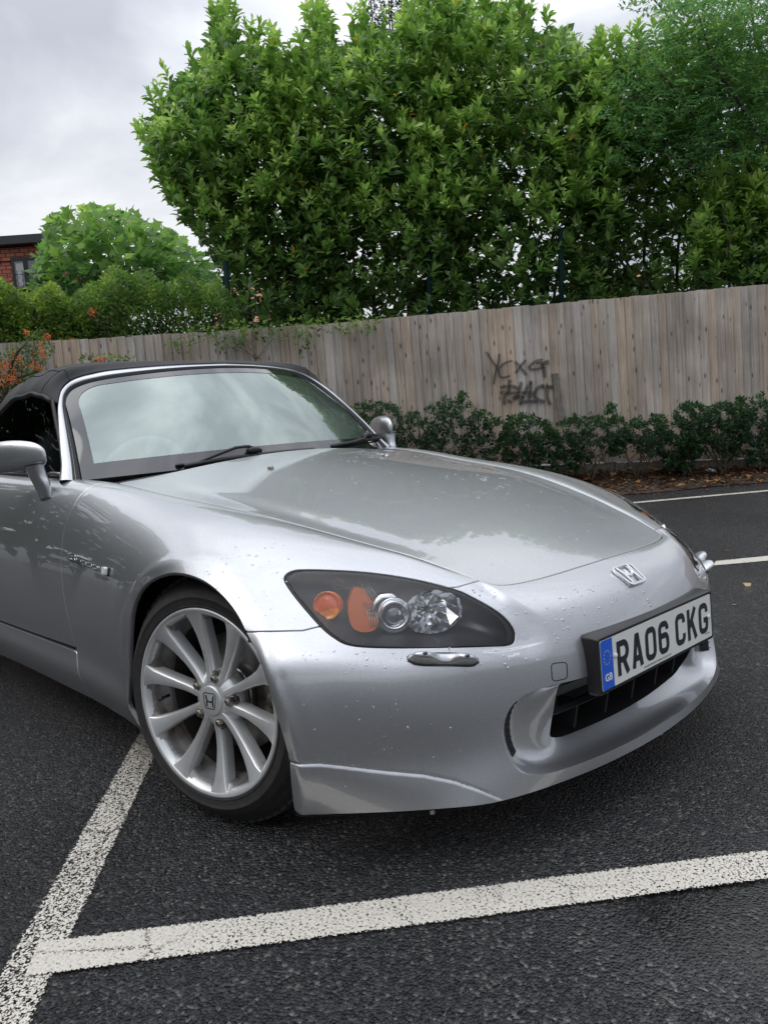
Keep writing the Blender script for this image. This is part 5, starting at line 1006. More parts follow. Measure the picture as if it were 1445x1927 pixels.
# frame (silver) round the screen
half = [(-.955, .748, .852), (-.995, .722, .898), (-1.043, .701, .958), (-1.09, .681, 1.01), (-1.137, .660, 1.06), (-1.18, .639, 1.107), (-1.212, .618, 1.143), (-1.238, .597, 1.170), (-1.255, .565, 1.196), (-1.256, .53, 1.2135), (-1.245, .48, 1.226), (-1.215, .4, 1.2375), (-1.15, .22, 1.2445), (-1.112, 0, 1.2475)]
Oh = spl(half, 6); O_ = np.vstack([Oh*[1, -1, 1], Oh[::-1][1:]]); nO = len(O_)
# matching glass edge
hg = [(1.0, -.03), (1.0, .13), (1.0, .29), (1.0, .44), (1.0, .58), (.998, .70), (.99, .79), (.975, .865), (.945, .93), (.895, .968), (.82, .99), (.68, 1.0), (.38, 1.0), (0, 1.0)]
Ih = spl([(a, t) for a, t in hg], 6); I_at = np.vstack([Ih*[-1, 1], Ih[::-1][1:]]); I_ = GS(I_at[:, 0], I_at[:, 1]); In = GNn(I_at[:, 0], I_at[:, 1])
I_ = I_+In*.001; wv = lambda f: O_*(1-f)+I_*f
outd = nrm(O_-I_); prof = [(0, -.045, VOID), (0, -.02, 0), (0, -.004, 0), (.12, .0015, 0), (.35, .0045, 0), (.60, .0045, 0), (.66, .001, 0)]
rows = [wv(f)+In*h+(outd*(.002) if k < 3 else 0) for k, (f, h, _) in enumerate(prof)]; rows[0] = rows[0]-outd*.03
mb = MB(); mb.grid(np.array(rows)); PIL = mb.build('windscreen_frame', PAINT, CAR, smooth=True)
mb = MB(); mb.grid(np.array([wv(.655)-In*.004, wv(.67)+In*.0045, wv(.74)+In*.005, wv(.76)+In*.001, wv(.79)+In*.001, wv(.80)+In*.006, wv(.86)+In*.006, wv(.88)+In*.002, wv(1.0)+In*.003, wv(1.03)-In*.003])); mb.build('screen_seal', RUBBER, PIL, smooth=True)
mb = MB(); mb.grid(np.array([wv(.775)+In*.0015, wv(.785)+In*.0042, wv(.795)+In*.0015])); mb.build('trim_strip', CHROME, PIL, smooth=True)
# wing corner between bonnet and pillar foot
for sg in (1, -1):
    pass
# soft top
def sec(x, pts): return np.array([(x+(dx[2] if len(dx) > 2 else 0), dx[0], dx[1]) for dx in pts])
head = np.array([Oh[np.argmin(np.abs(Oh[:, 1]-y))]+[-.004, 0, .004] for y in (0, .16, .32, .44, .51, .555, .585, .612, .635)])
secs = [head,
 sec(-1.30, [(0, 1.276), (.16, 1.276), (.32, 1.273), (.44, 1.268), (.51, 1.260), (.56, 1.246), (.60, 1.220), (.628, 1.190), (.645, 1.158)]),
 sec(-1.42, [(0, 1.288), (.16, 1.288), (.32, 1.285), (.45, 1.279), (.53, 1.268), (.58, 1.248), (.615, 1.222), (.638, 1.196), (.650, 1.172)]),
 sec(-1.60, [(0, 1.290), (.17, 1.290), (.34, 1.286), (.46, 1.276), (.54, 1.262), (.595, 1.238), (.63, 1.208), (.652, 1.182), (.663, 1.158)]),
 sec(-1.80, [(0, 1.272), (.17, 1.272), (.34, 1.266), (.46, 1.254), (.55, 1.234), (.61, 1.20), (.645, 1.16), (.668, 1.12), (.680, 1.08)]),
 sec(-2.02, [(0, 1.205), (.17, 1.204), (.34, 1.195), (.46, 1.18), (.55, 1.155), (.62, 1.11), (.66, 1.05), (.685, .98), (.70, .92)]),
 sec(-2.25, [(0, 1.08), (.17, 1.08), (.34, 1.07), (.46, 1.055), (.55, 1.03), (.62, .995), (.66, .96), (.685, .925), (.70, .895)]),
 sec(-2.50, [(0, .935), (.17, .935), (.34, .933), (.46, .93), (.55, .927), (.62, .922), (.66, .915), (.685, .905), (.70, .895)])]
SC_ = np.array(secs); U1 = np.array([spl(SC_[:, j], 6) for j in range(9)]).transpose(1, 0, 2); U2 = np.array([spl(r, 4) for r in U1])
# slight sag between the bows
for i in range(len(U2)):
    sg_ = .005*math.sin(i*1.05)*np.clip((U2[i][:, 2]-1.1)*8, 0, 1); U2[i][:, 2] -= sg_
full = np.concatenate([(U2[:, ::-1]*[1, -1, 1]), U2[:, 1:]], 1); mb = MB(); mb.grid(full); TOP = mb.build('soft_top', FABRIC, CAR, smooth=True)
TOP.modifiers.new('thick', 'SOLIDIFY').thickness = .006
def seam(pts, r, m, par, nm='seam'): mb = MB(); mb.tube(pts, r, 6); return mb.build(nm, m, par, smooth=True)
for sg in (1, -1):
    edge = U2[:, -1]*[1, sg, 1]; seam(edge[2:34]+np.array([0, .004*sg, -.004]), .010, RUBBER, TOP, 'roof_edge_seal')
    seam(U2[:20, 20]*[1, sg, 1]+[0, 0, .0012], .0016, VOID, TOP); seam([U2[7, j]*[1, sg, 1]+[0, 0, .001] for j in range(0, 33)], .0014, VOID, TOP)
    # side glass and quarter canvas
    er = edge[2:27]; bl_ = np.stack([np.linspace(-1.02, -1.93, len(er)), np.linspace(.698, .712, len(er))*sg, np.linspace(.862, .880, len(er))], -1)
    gl_ = np.array([er*(1-k)+bl_*k+[0, .004*sg*math.sin(math.pi*k), 0] for k in np.linspace(0, 1, 8)]); mb = MB(); mb.grid(gl_); sg_o = mb.build('side_window', SIDEGLASS, CAR, smooth=True)
    seam(bl_+[0, .003*sg, .004], .007, RUBBER, sg_o, 'window_seal'); seam([bl_[0], er[0]+[.0, 0, 0]], .008, RUBBER, sg_o, 'window_seal')
    q0 = np.array([edge[26], edge[30], edge[36], edge[42]]); q1 = np.array([(-1.94, .712*sg, .885), (-2.1, .712*sg, .89), (-2.3, .705*sg, .892), (-2.5, .70*sg, .893)]); mb = MB(); mb.grid([q0, q0*.5+q1*.5+[0, .01*sg, 0], q1]); mb.build('quarter_canvas', FABRIC, TOP, smooth=True)
    mb = MB(); mb.tube([(-.99, .716*sg, .868), (-1.10, .722*sg, .873)], .007, 8); mb.build('window_trim', STEEL, CAR, smooth=True)
    # inner shelf of the door top
    mb = MB(); xs = np.linspace(-.98, -1.95, 12); mb.grid([[(x, .70*sg, .857) for x in xs], [(x, .62*sg, .85) for x in xs], [(x, .58*sg, .6) for x in xs]]); mb.build('door_card', LEATHER, CAR)
# rear deck, tail
mb = MB(); xs = np.linspace(-2.45, -3.25, 10); z_ = .915+.01*np.sin(np.linspace(0, 3, 10)); ye = np.interp(xs, [-3.25, -2.95, -2.4], [.52, .60, .68]); mb.grid([[(x, y*k, z+.02*(1-k*k)) for x, y, z in zip(xs, ye, z_)] for k in np.linspace(-1, 1, 13)]); mb.build('boot_lid', PAINT, CAR, smooth=True)
mb = MB(); tv_ = np.linspace(0, NV, 14); tl = S(np.zeros(14), tv_); mb.grid([tl*[1, k, 1]+[-.09*(1-k*k), 0, .0] for k in np.linspace(-1, 1, 13)]); mb.build('rear_bumper', PAINT, CAR, smooth=True)
# ---- cabin
def ellip(c, r, n=14, m=10, p=1.0):
    u_ = np.linspace(0, 2*math.pi, n, endpoint=False); v_ = np.linspace(-math.pi/2, math.pi/2, m); sp = lambda x: np.sign(x)*abs(x)**p
    return np.array([[(c[0]+r[0]*sp(math.cos(v))*sp(math.cos(u)), c[1]+r[1]*sp(math.cos(v))*sp(math.sin(u)), c[2]+r[2]*sp(math.sin(v))) for u in u_] for v in v_])
mb = MB(); ds = spl([(-.93, -.66, .82), (-.86, -.4, .845), (-.82, 0, .85), (-.86, .4, .845), (-.93, .66, .82)], 6); mb.grid([ds+[.12, 0, .0], ds, ds+[-.14, 0, .01], ds+[-.20, 0, -.05], ds+[-.22, 0, -.3]]); mb.build('dashboard', LEATHER, CAR, smooth=True)
mb = MB(); mb.grid(ellip((-1.04, -.35, .85), (.12, .19, .06), p=.7), closev=True); mb.build('instrument_hood', LEATHER, CAR, smooth=True)
sw = empty('steering', (0, 0, 0)); bpy.data.objects.remove(sw)
c = np.array([-1.17, -.35, .80]); n_ = nrm(np.array([-.93, 0, .36])); X_ = np.array([0, 1., 0]); Y_ = np.cross(n_, X_); mb = MB(); ring_ = [c+.178*(math.cos(q)*X_+math.sin(q)*Y_) for q in np.linspace(0, 2*math.pi, 37)]; mb.tube(ring_, .015, 8, cap=False); SW = mb.build('steering_wheel', principled('steering_leather', (.30, .31, .31), .4), CAR, smooth=True)
for q in (0, math.pi, -math.pi/2): mb = MB(); mb.tube([c-n_*.03, c+.17*(math.cos(q)*X_+math.sin(q)*Y_)], [.03, .014], 8); mb.build('spoke', LEATHER, SW, smooth=True)
mb = MB(); mb.grid(ellip(c-n_*.02, (.05, .065, .06), p=.7), closev=True); mb.build('hub', LEATHER, SW, smooth=True)
SEATM = principled('seat_leather', (.09, .09, .095), .5)
for y in (-.36, .36):
    mb = MB(); mb.grid(ellip((-1.62, y, .78), (.10, .24, .30), p=.6), closev=True); st_o = mb.build('seat', SEATM, CAR, smooth=True)
    mb = MB(); mb.grid(ellip((-1.66, y, 1.05), (.06, .13, .10), p=.6), closev=True); mb.build('headrest', SEATM, st_o, smooth=True); mb = MB(); mb.grid(ellip((-1.38, y, .48), (.28, .24, .10), p=.6), closev=True); mb.build('seat_cushion', SEATM, st_o, smooth=True)
mb = MB(); mb.box((-1.86, 0, .78), (.12, 1.3, .36)); mb.box((-1.2, 0, .33), (1.5, 1.35, .12)); mb.build('cabin_tub', VOID, CAR)
hp_ = A(425, 722, y=.03); mb = MB(); mb.grid(ellip(GS(.03, .80)+GNn(np.array([.03]), np.array([.8]))[0]*-.02, (.012, .028, .016)), closev=True); mb.build('mirror_mount', LEATHER, CAR, smooth=True)
mb = MB(); mb.grid(ellip(GS(.0, .80)+np.array([-.10, 0, -.01]), (.015, .12, .032), p=.6), closev=True); mb.build('interior_mirror', LEATHER, CAR, smooth=True)
# ---- wipers
def wiper(arm, blade, hub):
    a = [onG(x, y, l) for x, y, l in arm]; mb = MB(); mb.tube(a, [.008]+[.006]*(len(a)-2)+[.004], 6); w = mb.build('wiper', BLACK, CAR, smooth=True)
    b = np.array([onG(x, y, l) for x, y, l in blade]); mb = MB(); q = spl(b, 6); mb.grid([q+[0, 0, .0], q+[.004, 0, .010], q+[.010, 0, .004], q+[.006, 0, -.006]], closeu=True); mb.build('blade', RUBBER, w, smooth=True)
    mb = MB(); mb.grid(ellip(onG(*hub), (.018, .026, .012), p=.7), closev=True); mb.build('pivot', BLACK, w, smooth=True)
wiper([(489, 853, .015), (462, 849.5, .03), (440, 852, .03), (405, 863, .02), (365, 877, .012)], [(345, 880.5, .006), (400, 872, .01), (470, 862, .01), (530, 855, .01), (588, 849.5, .008)], (473, 853, .018))
wiper([(727, 828, .012), (700, 824, .02), (685, 823, .025), (678, 832, .02), (634, 841, .012)], [(620, 843, .006), (660, 836.5, .01), (700, 829, .01), (722, 827, .008)], (686, 825, .02))
mb = MB(); mb.grid(ellip(onG(339, 876, .004), (.012, .018, .006), p=.8), closev=True); mb.build('wiper_stop', BLACK, CAR, smooth=True)
# ---- washer jets on the bonnet
for y in (-.247, .247):
    z = float(hood_z(-.466, y)); mb = MB(); mb.grid(ellip((-.466, y, z+.002), (.011, .009, .009), p=.8), closev=True); mb.build('washer_jet', STEEL, HOOD, smooth=True)
# ---- door mirrors
for sg in (-1, 1):
    secs_ = [(.772, .02, -.006, .012, .014), (.778, .02, -.004, .030, .030), (.793, .016, 0, .044, .044), (.82, .018, .003, .052, .051), (.85, .018, .004, .055, .053), (.885, .006, .002, .052, .050), (.91, -.008, -.004, .040, .040), (.925, -.016, -.008, .02, .02)]
    G_ = []
    for y, dx, dz, rx, rz in secs_:
        G_.append([(-1.035-(y-.79)*1.6+dx+rx*np.sign(math.cos(q))*abs(math.cos(q))**.75, y*sg, .938+dz+rz*np.sign(math.sin(q))*abs(math.sin(q))**.8) for q in np.linspace(0, 2*math.pi, 28, endpoint=False)])
    G2 = np.array([spl(np.array(G_)[:, k], 4) for k in range(28)]).transpose(1, 0, 2); G2[..., 0] = np.maximum(G2[..., 0], -1.075-(np.abs(G2[..., 1])-.79)*1.6)
    mb = MB(); mb.grid(G2, closev=True); mb.F.append(tuple(range(28))); mb.M.append(0); mb.F.append(tuple(len(G2)*28-28+k for k in range(28))); mb.M.append(0); MI = mb.build('door_mirror', PAINT, CAR, smooth=True)
    n_s = [(-1.02, .800, .912, .050, .026), (-1.02, .796, .890, .046, .026), (-1.018, .790, .865, .045, .024), (-1.012, .784, .838, .050, .021), (-1.005, .780, .795, .040, .014)]
    G_ = np.array([[(x+rx*math.cos(q), (y+ry*math.sin(q))*sg, z+.005*math.cos(q)) for q in np.linspace(0, 2*math.pi, 24, endpoint=False)] for x, y, z, rx, ry in n_s]); G_ = np.array([spl(G_[:, k], 4) for k in range(24)]).transpose(1, 0, 2); mb = MB(); mb.grid(G_, closev=True); mb.build('mirror_arm', PAINT, MI, smooth=True)
    G_ = np.array([[(-1.02+.0505*math.cos(q), (.8005+.0265*math.sin(q))*sg, z+.004*math.cos(q)) for q in np.linspace(0, 2*math.pi, 24, endpoint=False)] for z in (.905, .909)]); mb = MB(); mb.grid(G_, closev=True); mb.build('arm_seal', RUBBER, MI, smooth=True)
    mb = MB(); mb.poly([(y*.075, z*.038) for y, z in [(-1, -.6), (-.8, -1), (.8, -1), (1, -.5), (1, .5), (.8, 1), (-.8, 1), (-1, .6)]], .002, o=(-1.125, .85*sg, .94), X=(-.75*sg, .66, 0), Y=(0, 0, 1), Z=(-1, 0, 0)); mb.build('mirror_glass', CHROME, MI)
# ---- wheels (local frame: x forward, -y outwards, z up; origin in the plane of the rim lip)
def build_wheel():
    YO = (0, -1, 0); lathe = lambda mb, prof, n=72, m=0: mb.lathe(prof, n, (0, 0, 0), (1, 0, 0), (0, 0, 1), YO, m)
    mb = MB(); lathe(mb, [(.2215, -.012), (.2305, -.006), (.2315, -.001), (.2290, .0012), (.2250, .0010), (.2205, -.002), (.2165, -.0065), (.2140, -.010), (.2115, -.016), (.2090, -.024)], 96); RIM = mb.build('wheel', ALLOY, None, smooth=True)
    mb = MB(); lathe(mb, [(.2090, -.024), (.2070, -.034), (.2060, -.050), (.1960, -.062), (.1945, -.078)], 72); mb.build('rim_barrel', ALLOYDARK, RIM, smooth=True)
    mb = MB(); lathe(mb, [(.1945, -.078), (.1930, -.10), (.1960, -.16), (.215, -.20)], 72); mb.build('inner_barrel', principled('shaded_alloy', (.05, .045, .04), .6, metal=.3), RIM, smooth=True)  # near-black colour stands in for the shade deep in the barrel
    tp = [(.2215, -.010), (.2270, -.005), (.2320, -.0020), (.2340, .0008), (.2362, .0010), (.2375, -.0008), (.2450, .0008), (.2540, .0008), (.2555, .0022), (.2590, .0018), (.2605, -.0004), (.2690, -.0055), (.2780, -.0135), (.2790, -.0160), (.2890, -.0250), (.2990, -.0390), (.3065, -.0530), (.3110, -.0660)]
    for o in (-.085, -.115, -.145, -.170): tp += [(.3130, o+.008), (.3065, o+.0075), (.3065, o-.0005), (.3130, o-.001)]
    tp += [(.3120, -.186), (.304, -.203), (.270, -.214), (.2215, -.205)]
    mb = MB(); lathe(mb, tp, 128); TY = mb.build('tyre', TYRE, RIM, smooth=True)
    # shoulder blocks of the tread
    mb = MB()
    for k in range(64):
        a = 2*math.pi*k/64; c_, s_ = math.cos(a), math.sin(a); R3 = np.array([[c_, 0, -s_], [0, 1, 0], [s_, 0, c_]]); mb.box(R3@np.array([.3040, .052, 0]), (.009, .016, .022), R3)
    mb.build('tread_blocks', TYRE, TY)['kind'] = 'stuff'
    # hub
    mb = MB(); lathe(mb, [(.0, -.030), (.036, -.030), (.0385, -.0225), (.041, -.0225), (.048, -.0265), (.058, -.032), (.068, -.040), (.074, -.052), (.074, -.075), (.0, -.075)], 60); mb.build('hub', ALLOY, RIM, smooth=True)
    rs = np.array([.036, .050, .065, .082, .10, .12, .14, .16, .178, .194, .206, .2155, .2205]); wf_ = np.interp(rs, [.036, .06, .085, .12, .16, .195, .212, .2205], [.0070, .0072, .0072, .0082, .0114, .0166, .0228, .0300])
    of = np.interp(rs, [.036, .06, .09, .13, .17, .20, .2205], [-.0225, -.026, -.0275, -.0235, -.0155, -.0075, -.0020]); 
    L_ = []
    for r, w, o in zip(rs, wf_, of):
        e = 1 if r < .2 else max(.0, 1-(r-.2)/.022); wd = .0038*e+.0012; d2 = .013*e+.003; sw_ = -.0
        L_.append([(-w-wd*.6, o-d2-.020*e), (-w-wd, o-d2), (-w-.0012, o-.0016), (-w+.0012, o), (w-.0012, o), (w+.0012, o-.0016), (w+wd, o-d2), (w+wd*.6, o-d2-.020*e)])
    SPM = None
    for k in range(10):
        a = math.radians(-7+36*k); up = np.array([math.sin(a), 0, math.cos(a)]); lf = np.array([math.cos(a), 0, -math.sin(a)])
        G_ = [[r*up+u_*lf+np.array([0, -1, 0])*o for u_, o in row] for r, row in zip(rs, L_)]; mb = MB(); mb.grid(G_); n_ = len(rs); mb.F.append(tuple(range(8))); mb.M.append(0); mb.build('spoke', ALLOY, RIM, smooth=True); sharp(RIM.children[-1], 50)
        # the web that closes the window at the rim end
    for k in range(10):
        a0 = -7+36*k; mb = MB(); G_ = []
        for q in np.linspace(4, 32, 15):
            f_ = abs(q-18)/14; a = math.radians(a0+q); up = np.array([math.sin(a), 0, math.cos(a)]); r1 = .2075-.0155*(f_**2.6)*0-.012*sstep(f_, .5, 1.); G_.append([up*.2160+[0, .0070, 0], up*(r1+.003)+[0, .0185, 0], up*r1+[0, .0290, 0], up*(r1+.001)+[0, .047, 0]])
        mb.grid(G_); mb.build('window_edge', ALLOYDARK, RIM, smooth=True)
    mb = MB(); lathe(mb, [(.0, -.0175), (.030, -.0175), (.0350, -.0182), (.0370, -.0200), (.0380, -.024), (.0380, -.03)], 40); CAP = mb.build('centre_cap', ALLOY, RIM, smooth=True)
    # emblem on the cap
    def oc(pts, d=.0006, w=.0016, closed=False): return ribbon2(pts, w, closed)
    em = MB(); fr0 = rrect(.0205, .0190, .006, top=.0205, bot=.0170); V2, F2 = ribbon2(fr0, .0011, True); add2(em, V2, F2, .0173, 3e-4)
    for sx in (-1, 1):
        V2, F2 = ribbon2([(sx*.0132, .0135), (sx*.0092, 0), (sx*.0110, -.0145)], .0024, False); add2(em, V2, F2, .0174, 3e-4)
    V2, F2 = ribbon2([(-.0098, -.0005), (0, -.0028), (.0098, -.0005)], .0020, False); add2(em, V2, F2, .01755, 3e-4); em.build('emblem', BLACK, CAP)
    for k in range(5):
        a = math.radians(14+72*k); c_ = np.array([math.sin(a), 0, math.cos(a)])*.0571
        mb = MB(); hexp = [(.0112*math.cos(q), .0112*math.sin(q)) for q in np.linspace(0, 2*math.pi, 6, endpoint=False)]; mb.poly([(.0125*math.cos(q), .0125*math.sin(q)) for q in np.linspace(0, 2*math.pi, 16, endpoint=False)], .003, o=c_+[0, .040, 0], X=(1, 0, 0), Y=(0, 0, 1), Z=YO, inset=.15); mb.poly(hexp, .017, o=c_+[0, .037, 0], X=(1, 0, 0), Y=(0, 0, 1), Z=YO); mb.poly([(x*.8, y*.8) for x, y in hexp], .0035, o=c_+[0, .020, 0], X=(1, 0, 0), Y=(0, 0, 1), Z=YO, inset=.3); mb.build('lug_nut', STEEL, RIM, bevel=.0008)
        mb = MB(); mb.lathe([(.0175, -.030), (.0165, -.033), (.0158, -.046), (.0, -.046)], 20, c_, (1, 0, 0), (0, 0, 1), YO); mb.build('lug_pocket', ALLOYDARK, RIM, smooth=True)
    mb = MB(); a = math.radians(-96); c_ = np.array([math.sin(a), 0, math.cos(a)])*.186; mb.tube([c_+[0, .05, 0], c_*.96+[0, .02, 0]], [.0045, .0035], 8); mb.tube([c_*.965+[0, .024, 0], c_*.95+[0, .012, 0]], .005, 8); mb.build('valve', RUBBER, RIM, smooth=True)
    mb = MB(); lathe(mb, [(.07, -.115), (.148, -.115), (.150, -.118), (.150, -.135), (.148, -.138), (.07, -.138)], 60); lathe(mb, [(.0, -.085), (.07, -.085), (.074, -.09), (.074, -.12)], 40); mb.build('brake_disc', DISC, RIM, smooth=True); sharp(RIM.children[-1], 40)
    mb = MB(); a = np.radians(np.linspace(60, 118, 8)); mb.grid([[(r*math.sin(q), y, r*math.cos(q)) for q in a] for r, y in ((.158, .16), (.160, .095), (.150, .088), (.092, .088), (.088, .10))]); mb.build('brake_caliper', STEEL, RIM, smooth=True)
    mb = MB(); lathe(mb, [(.0, -.17), (.19, -.17)], 40); mb.build('backing_plate', VOID, RIM)
    return RIM
def rrect(w, h, r, top=None, bot=None, n=5):
    P = []
    for cx, cy, q0 in ((1, 1, 0), (-1, 1, 90), (-1, -1, 180), (1, -1, 270)):
        ww = (top if cy > 0 else bot) if top else w
        for k in range(n+1): q = math.radians(q0+90*k/n); P.append((cx*(ww-r)+r*math.cos(q), cy*(h-r)+r*math.sin(q)))
    return P
def ribbon2(P, w, closed):
    P = np.array(P, float); n = len(P); d = []
    for i in range(n):
        a = P[(i-1) % n] if (closed or i > 0) else None; b = P[(i+1) % n] if (closed or i < n-1) else None; p = P[i]
        t1 = nrm(p-a) if a is not None else None; t2 = nrm(b-p) if b is not None else None
        if t1 is None: t1 = t2
        if t2 is None: t2 = t1
        nn = nrm(np.array([-(t1+t2)[1], (t1+t2)[0]])); k = max(.35, nn@np.array([-t1[1], t1[0]])); d.append(nn/k)
    d = np.array(d); V = np.vstack([P+d*w, P-d*w]); m = n if closed else n-1; return V, [(i, (i+1) % n, n+(i+1) % n, n+i) for i in range(m)]
def add2(mb, V2, F2, off, h, X=(1, 0, 0), Y=(0, 0, 1), Z=(0, -1, 0), o=(0, 0, 0)):
    """extrude a flat ribbon by h along Z starting at off (towards the outside)"""
    X, Y, Z, o = map(np.array, (X, Y, Z, o)); lo = [o+v[0]*X+v[1]*Y-Z*off for v in V2]; hi = [p+Z*h for p in lo]; n = len(lo); E = {}
    for f in F2:
        for a, b in zip(f, f[1:]+f[:1]): E[(a, b)] = E.get((a, b), 0)+1
    side = [(a, b) for (a, b) in E if (b, a) not in E]
    mb.add(lo+hi, [tuple(n+i for i in f) for f in F2]+[tuple(f[::-1]) for f in F2]+[(a, b, n+b, n+a) for a, b in side])
W0 = build_wheel(); W0.parent = CAR
stv, cb = .243, .0486; fwv = Vector((math.cos(stv), math.sin(stv), 0)); upv = Vector((0, math.sin(cb), math.cos(cb))).normalized(); fwv = (fwv-upv*fwv.dot(upv)).normalized(); inn_ = upv.cross(fwv)
MW = Matrix(((fwv.x, inn_.x, upv.x, 0), (fwv.y, inn_.y, upv.y, -.8175), (fwv.z, inn_.z, upv.z, .3128), (0, 0, 0, 1)))
W0.matrix_local = MW
def copy_part(o, parent, M):
    c = o.copy(); COL.objects.link(c); c.parent = parent; c.matrix_local = M
    for ch in o.children:
        d = ch.copy(); COL.objects.link(d); d.parent = c
        for g2 in ch.children: e = g2.copy(); COL.objects.link(e); e.parent = d
    return c
copy_part(W0, CAR, Matrix.Translation((0, .8175, .3128))@Matrix.Rotation(math.pi+.25, 4, 'Z'))
copy_part(W0, CAR, Matrix.Translation((-2.40, -.845, .3128))@Matrix.Rotation(1.1, 4, 'Y')); copy_part(W0, CAR, Matrix.Translation((-2.40, .845, .3128))@Matrix.Rotation(math.pi, 4, 'Z'))

# ---- headlamps
cen = HL.mean(0); lens_uv = cen+(HL-cen)*[.965, .945]; HLr = resample(HL*[US, VS], .006, True)/[US, VS]
V, F, NN = surf_panel([lens_uv], .012, gap=0, depth=.012, off=.0005); LA_, LB_ = both('headlamp', V, F, NN, LENS, CAR)
_o, _i = resample((cen+(HL-cen)*[.998, .996])*[US, VS], .006, True)/[US, VS], None; _i = cen+(_o-cen)*[.955, .93]
def _at(uv, d): return S(uv[:, 0], uv[:, 1])+Nn(uv[:, 0], uv[:, 1])*d
for sg in (1, -1): mb = MB(); mb.grid(np.array([_at(_o, -.014), _at(_o, -.003), _at(_i, -.003), _at(_i, -.012)])*[1, sg, 1], closev=True); mb.build('lamp_seal', RUBBER, CAR, smooth=True)
def at_px(x, y, back):           # a point on the photo's sight line, 'back' metres behind the lens
    uv = px2uv([(x, y)])[0]; P = S(*uv[:, None])[0]; r = ray(x, y); return P+r/np.linalg.norm(r)*back
hl3 = S(HLr[:, 0], HLr[:, 1]); hn3 = Nn(HLr[:, 0], HLr[:, 1]); c3 = hl3.mean(0); nav = nrm(hn3.mean(0)); inw = np.array([-.82, .45, -.12]); 
rowsH = [hl3-hn3*.006, hl3-hn3*.012+(c3-hl3)*.035+inw*.004, hl3+(c3-hl3)*.10+inw*.045, hl3+(c3-hl3)*.30+inw*.080, hl3+(c3-hl3)*.999+inw*.085]
HOUS = principled('lamp_housing', (.075, .078, .085), .34, metal=.5)
def shell(name, G_, m, par, mirror=False): mb = MB(); mb.grid(np.array(G_)*([1, -1, 1] if mirror else [1, 1, 1]), closev=True); return mb.build(name, m, par, smooth=True)
for par, mr_ in ((LA_, False), (LB_, True)):
    sg = np.array([1, -1, 1]) if mr_ else np.array([1, 1, 1]); shell('lamp_housing', rowsH, HOUS, par, mr_)
    def disc(name, px, py, back, r, prof, m, axis=(.80, -.58, .10), n=32, sx=1.):
        o = at_px(px, py, back); Z = nrm(np.array(axis)); X = nrm(np.cross([0, 0, 1], Z)); Y = np.cross(Z, X); mb = MB(); mb.lathe([(a*r, b*r) for a, b in prof], n, o*sg, X*sg*sx, Y*sg, Z*sg); return mb.build(name, m, par, smooth=True)
    disc('projector', 741, 1157, .045, .0385, [(.62, -.5), (.66, .30), (.70, .36), (.78, .38), (.84, .30), (.86, .22), (.93, .26), (1., .22), (1.02, .05), (.98, -.6)], CARBIDE)
    disc('projector_lens', 741, 1157, .052, .0245, [(1.0, -.1), (.98, .15), (.85, .42), (.6, .62), (.3, .72), (0, .75)], principled('projector_glass', (.08, .085, .10), .03, coat=1, spec=1.) if not mr_ else bpy.data.materials['projector_glass'])
    disc('projector_shroud', 728, 1149, .055, .040, [(.80, .55), (1.02, .50), (1.04, .42), (1.05, -.4)], CARBIDE, n=10)
    # main beam reflector with facets
    o = at_px(812, 1150, .042); Z = nrm(np.array([.84, -.50, .05])); X = nrm(np.cross([0, 0, 1], Z)); Y = np.cross(Z, X); G_ = []
    for i, (r, h) in enumerate(((.056, .012), (.0535, -.002), (.040, -.020), (.024, -.032), (.008, -.038))):
        G_.append([(o+((r*1.18 if i < 2 else r)*math.cos(q)*(1+.05*(k % 2)))*X+r*.86*math.sin(q)*Y+(h+(.003 if k % 2 else -.003)*(i in (2, 3)))*Z)*sg for k, q in enumerate(np.linspace(0, 2*math.pi, 14, endpoint=False))])
    mb = MB(); mb.grid(G_, closev=True); mb.F.append(tuple(range(len(mb.V)-14, len(mb.V)))); mb.M.append(0); mb.build('reflector', CARBIDE, par)
    disc('bulb', 812, 1150, .040, .0065, [(1.0, -3.), (1, .6), (.8, 1.), (0, 1.2)], STEEL)
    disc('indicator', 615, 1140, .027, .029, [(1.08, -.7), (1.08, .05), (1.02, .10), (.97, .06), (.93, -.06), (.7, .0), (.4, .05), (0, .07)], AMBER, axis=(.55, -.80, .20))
    disc('side_bulb', 637, 1100, .022, .0125, [(1.0, -.5), (1., .1), (.86, .1), (.86, -.4)], HOUS, axis=(.55, -.75, .3))
    q = list(spl([at_px(x, y, .040)*sg for x, y in ((659, 1124), (668, 1106), (688, 1112), (702, 1140), (710, 1178), (690, 1190), (664, 1182), (655, 1150))], 5, True)); nq = len(q); w_ = [p+np.array([-.02, .012, 0])*sg for p in q]; mb = MB(); mb.add(q+w_, [tuple(range(nq)), tuple(range(2*nq-1, nq-1, -1))]+[(i, (i+1) % nq, nq+(i+1) % nq, nq+i) for i in range(nq)]); mb.build('side_reflector', REDAMBER, par)
    for k in range(4):
        a = at_px(672+k*6, 1091+k*.6, .026); b_ = at_px(697+k*5, 1126, .032); mb = MB(); mb.tube([a*sg, b_*sg], .0008, 5); mb.build('lamp_fin', STEEL, par, smooth=True)
        pts = [at_px(x+k*5, y, .034)*sg for x, y in ((682, 1132), (690, 1148), (695, 1165), (697, 1180))]; mb = MB(); mb.tube(pts, .0009, 5); mb.build('lamp_fin', STEEL, par, smooth=True)
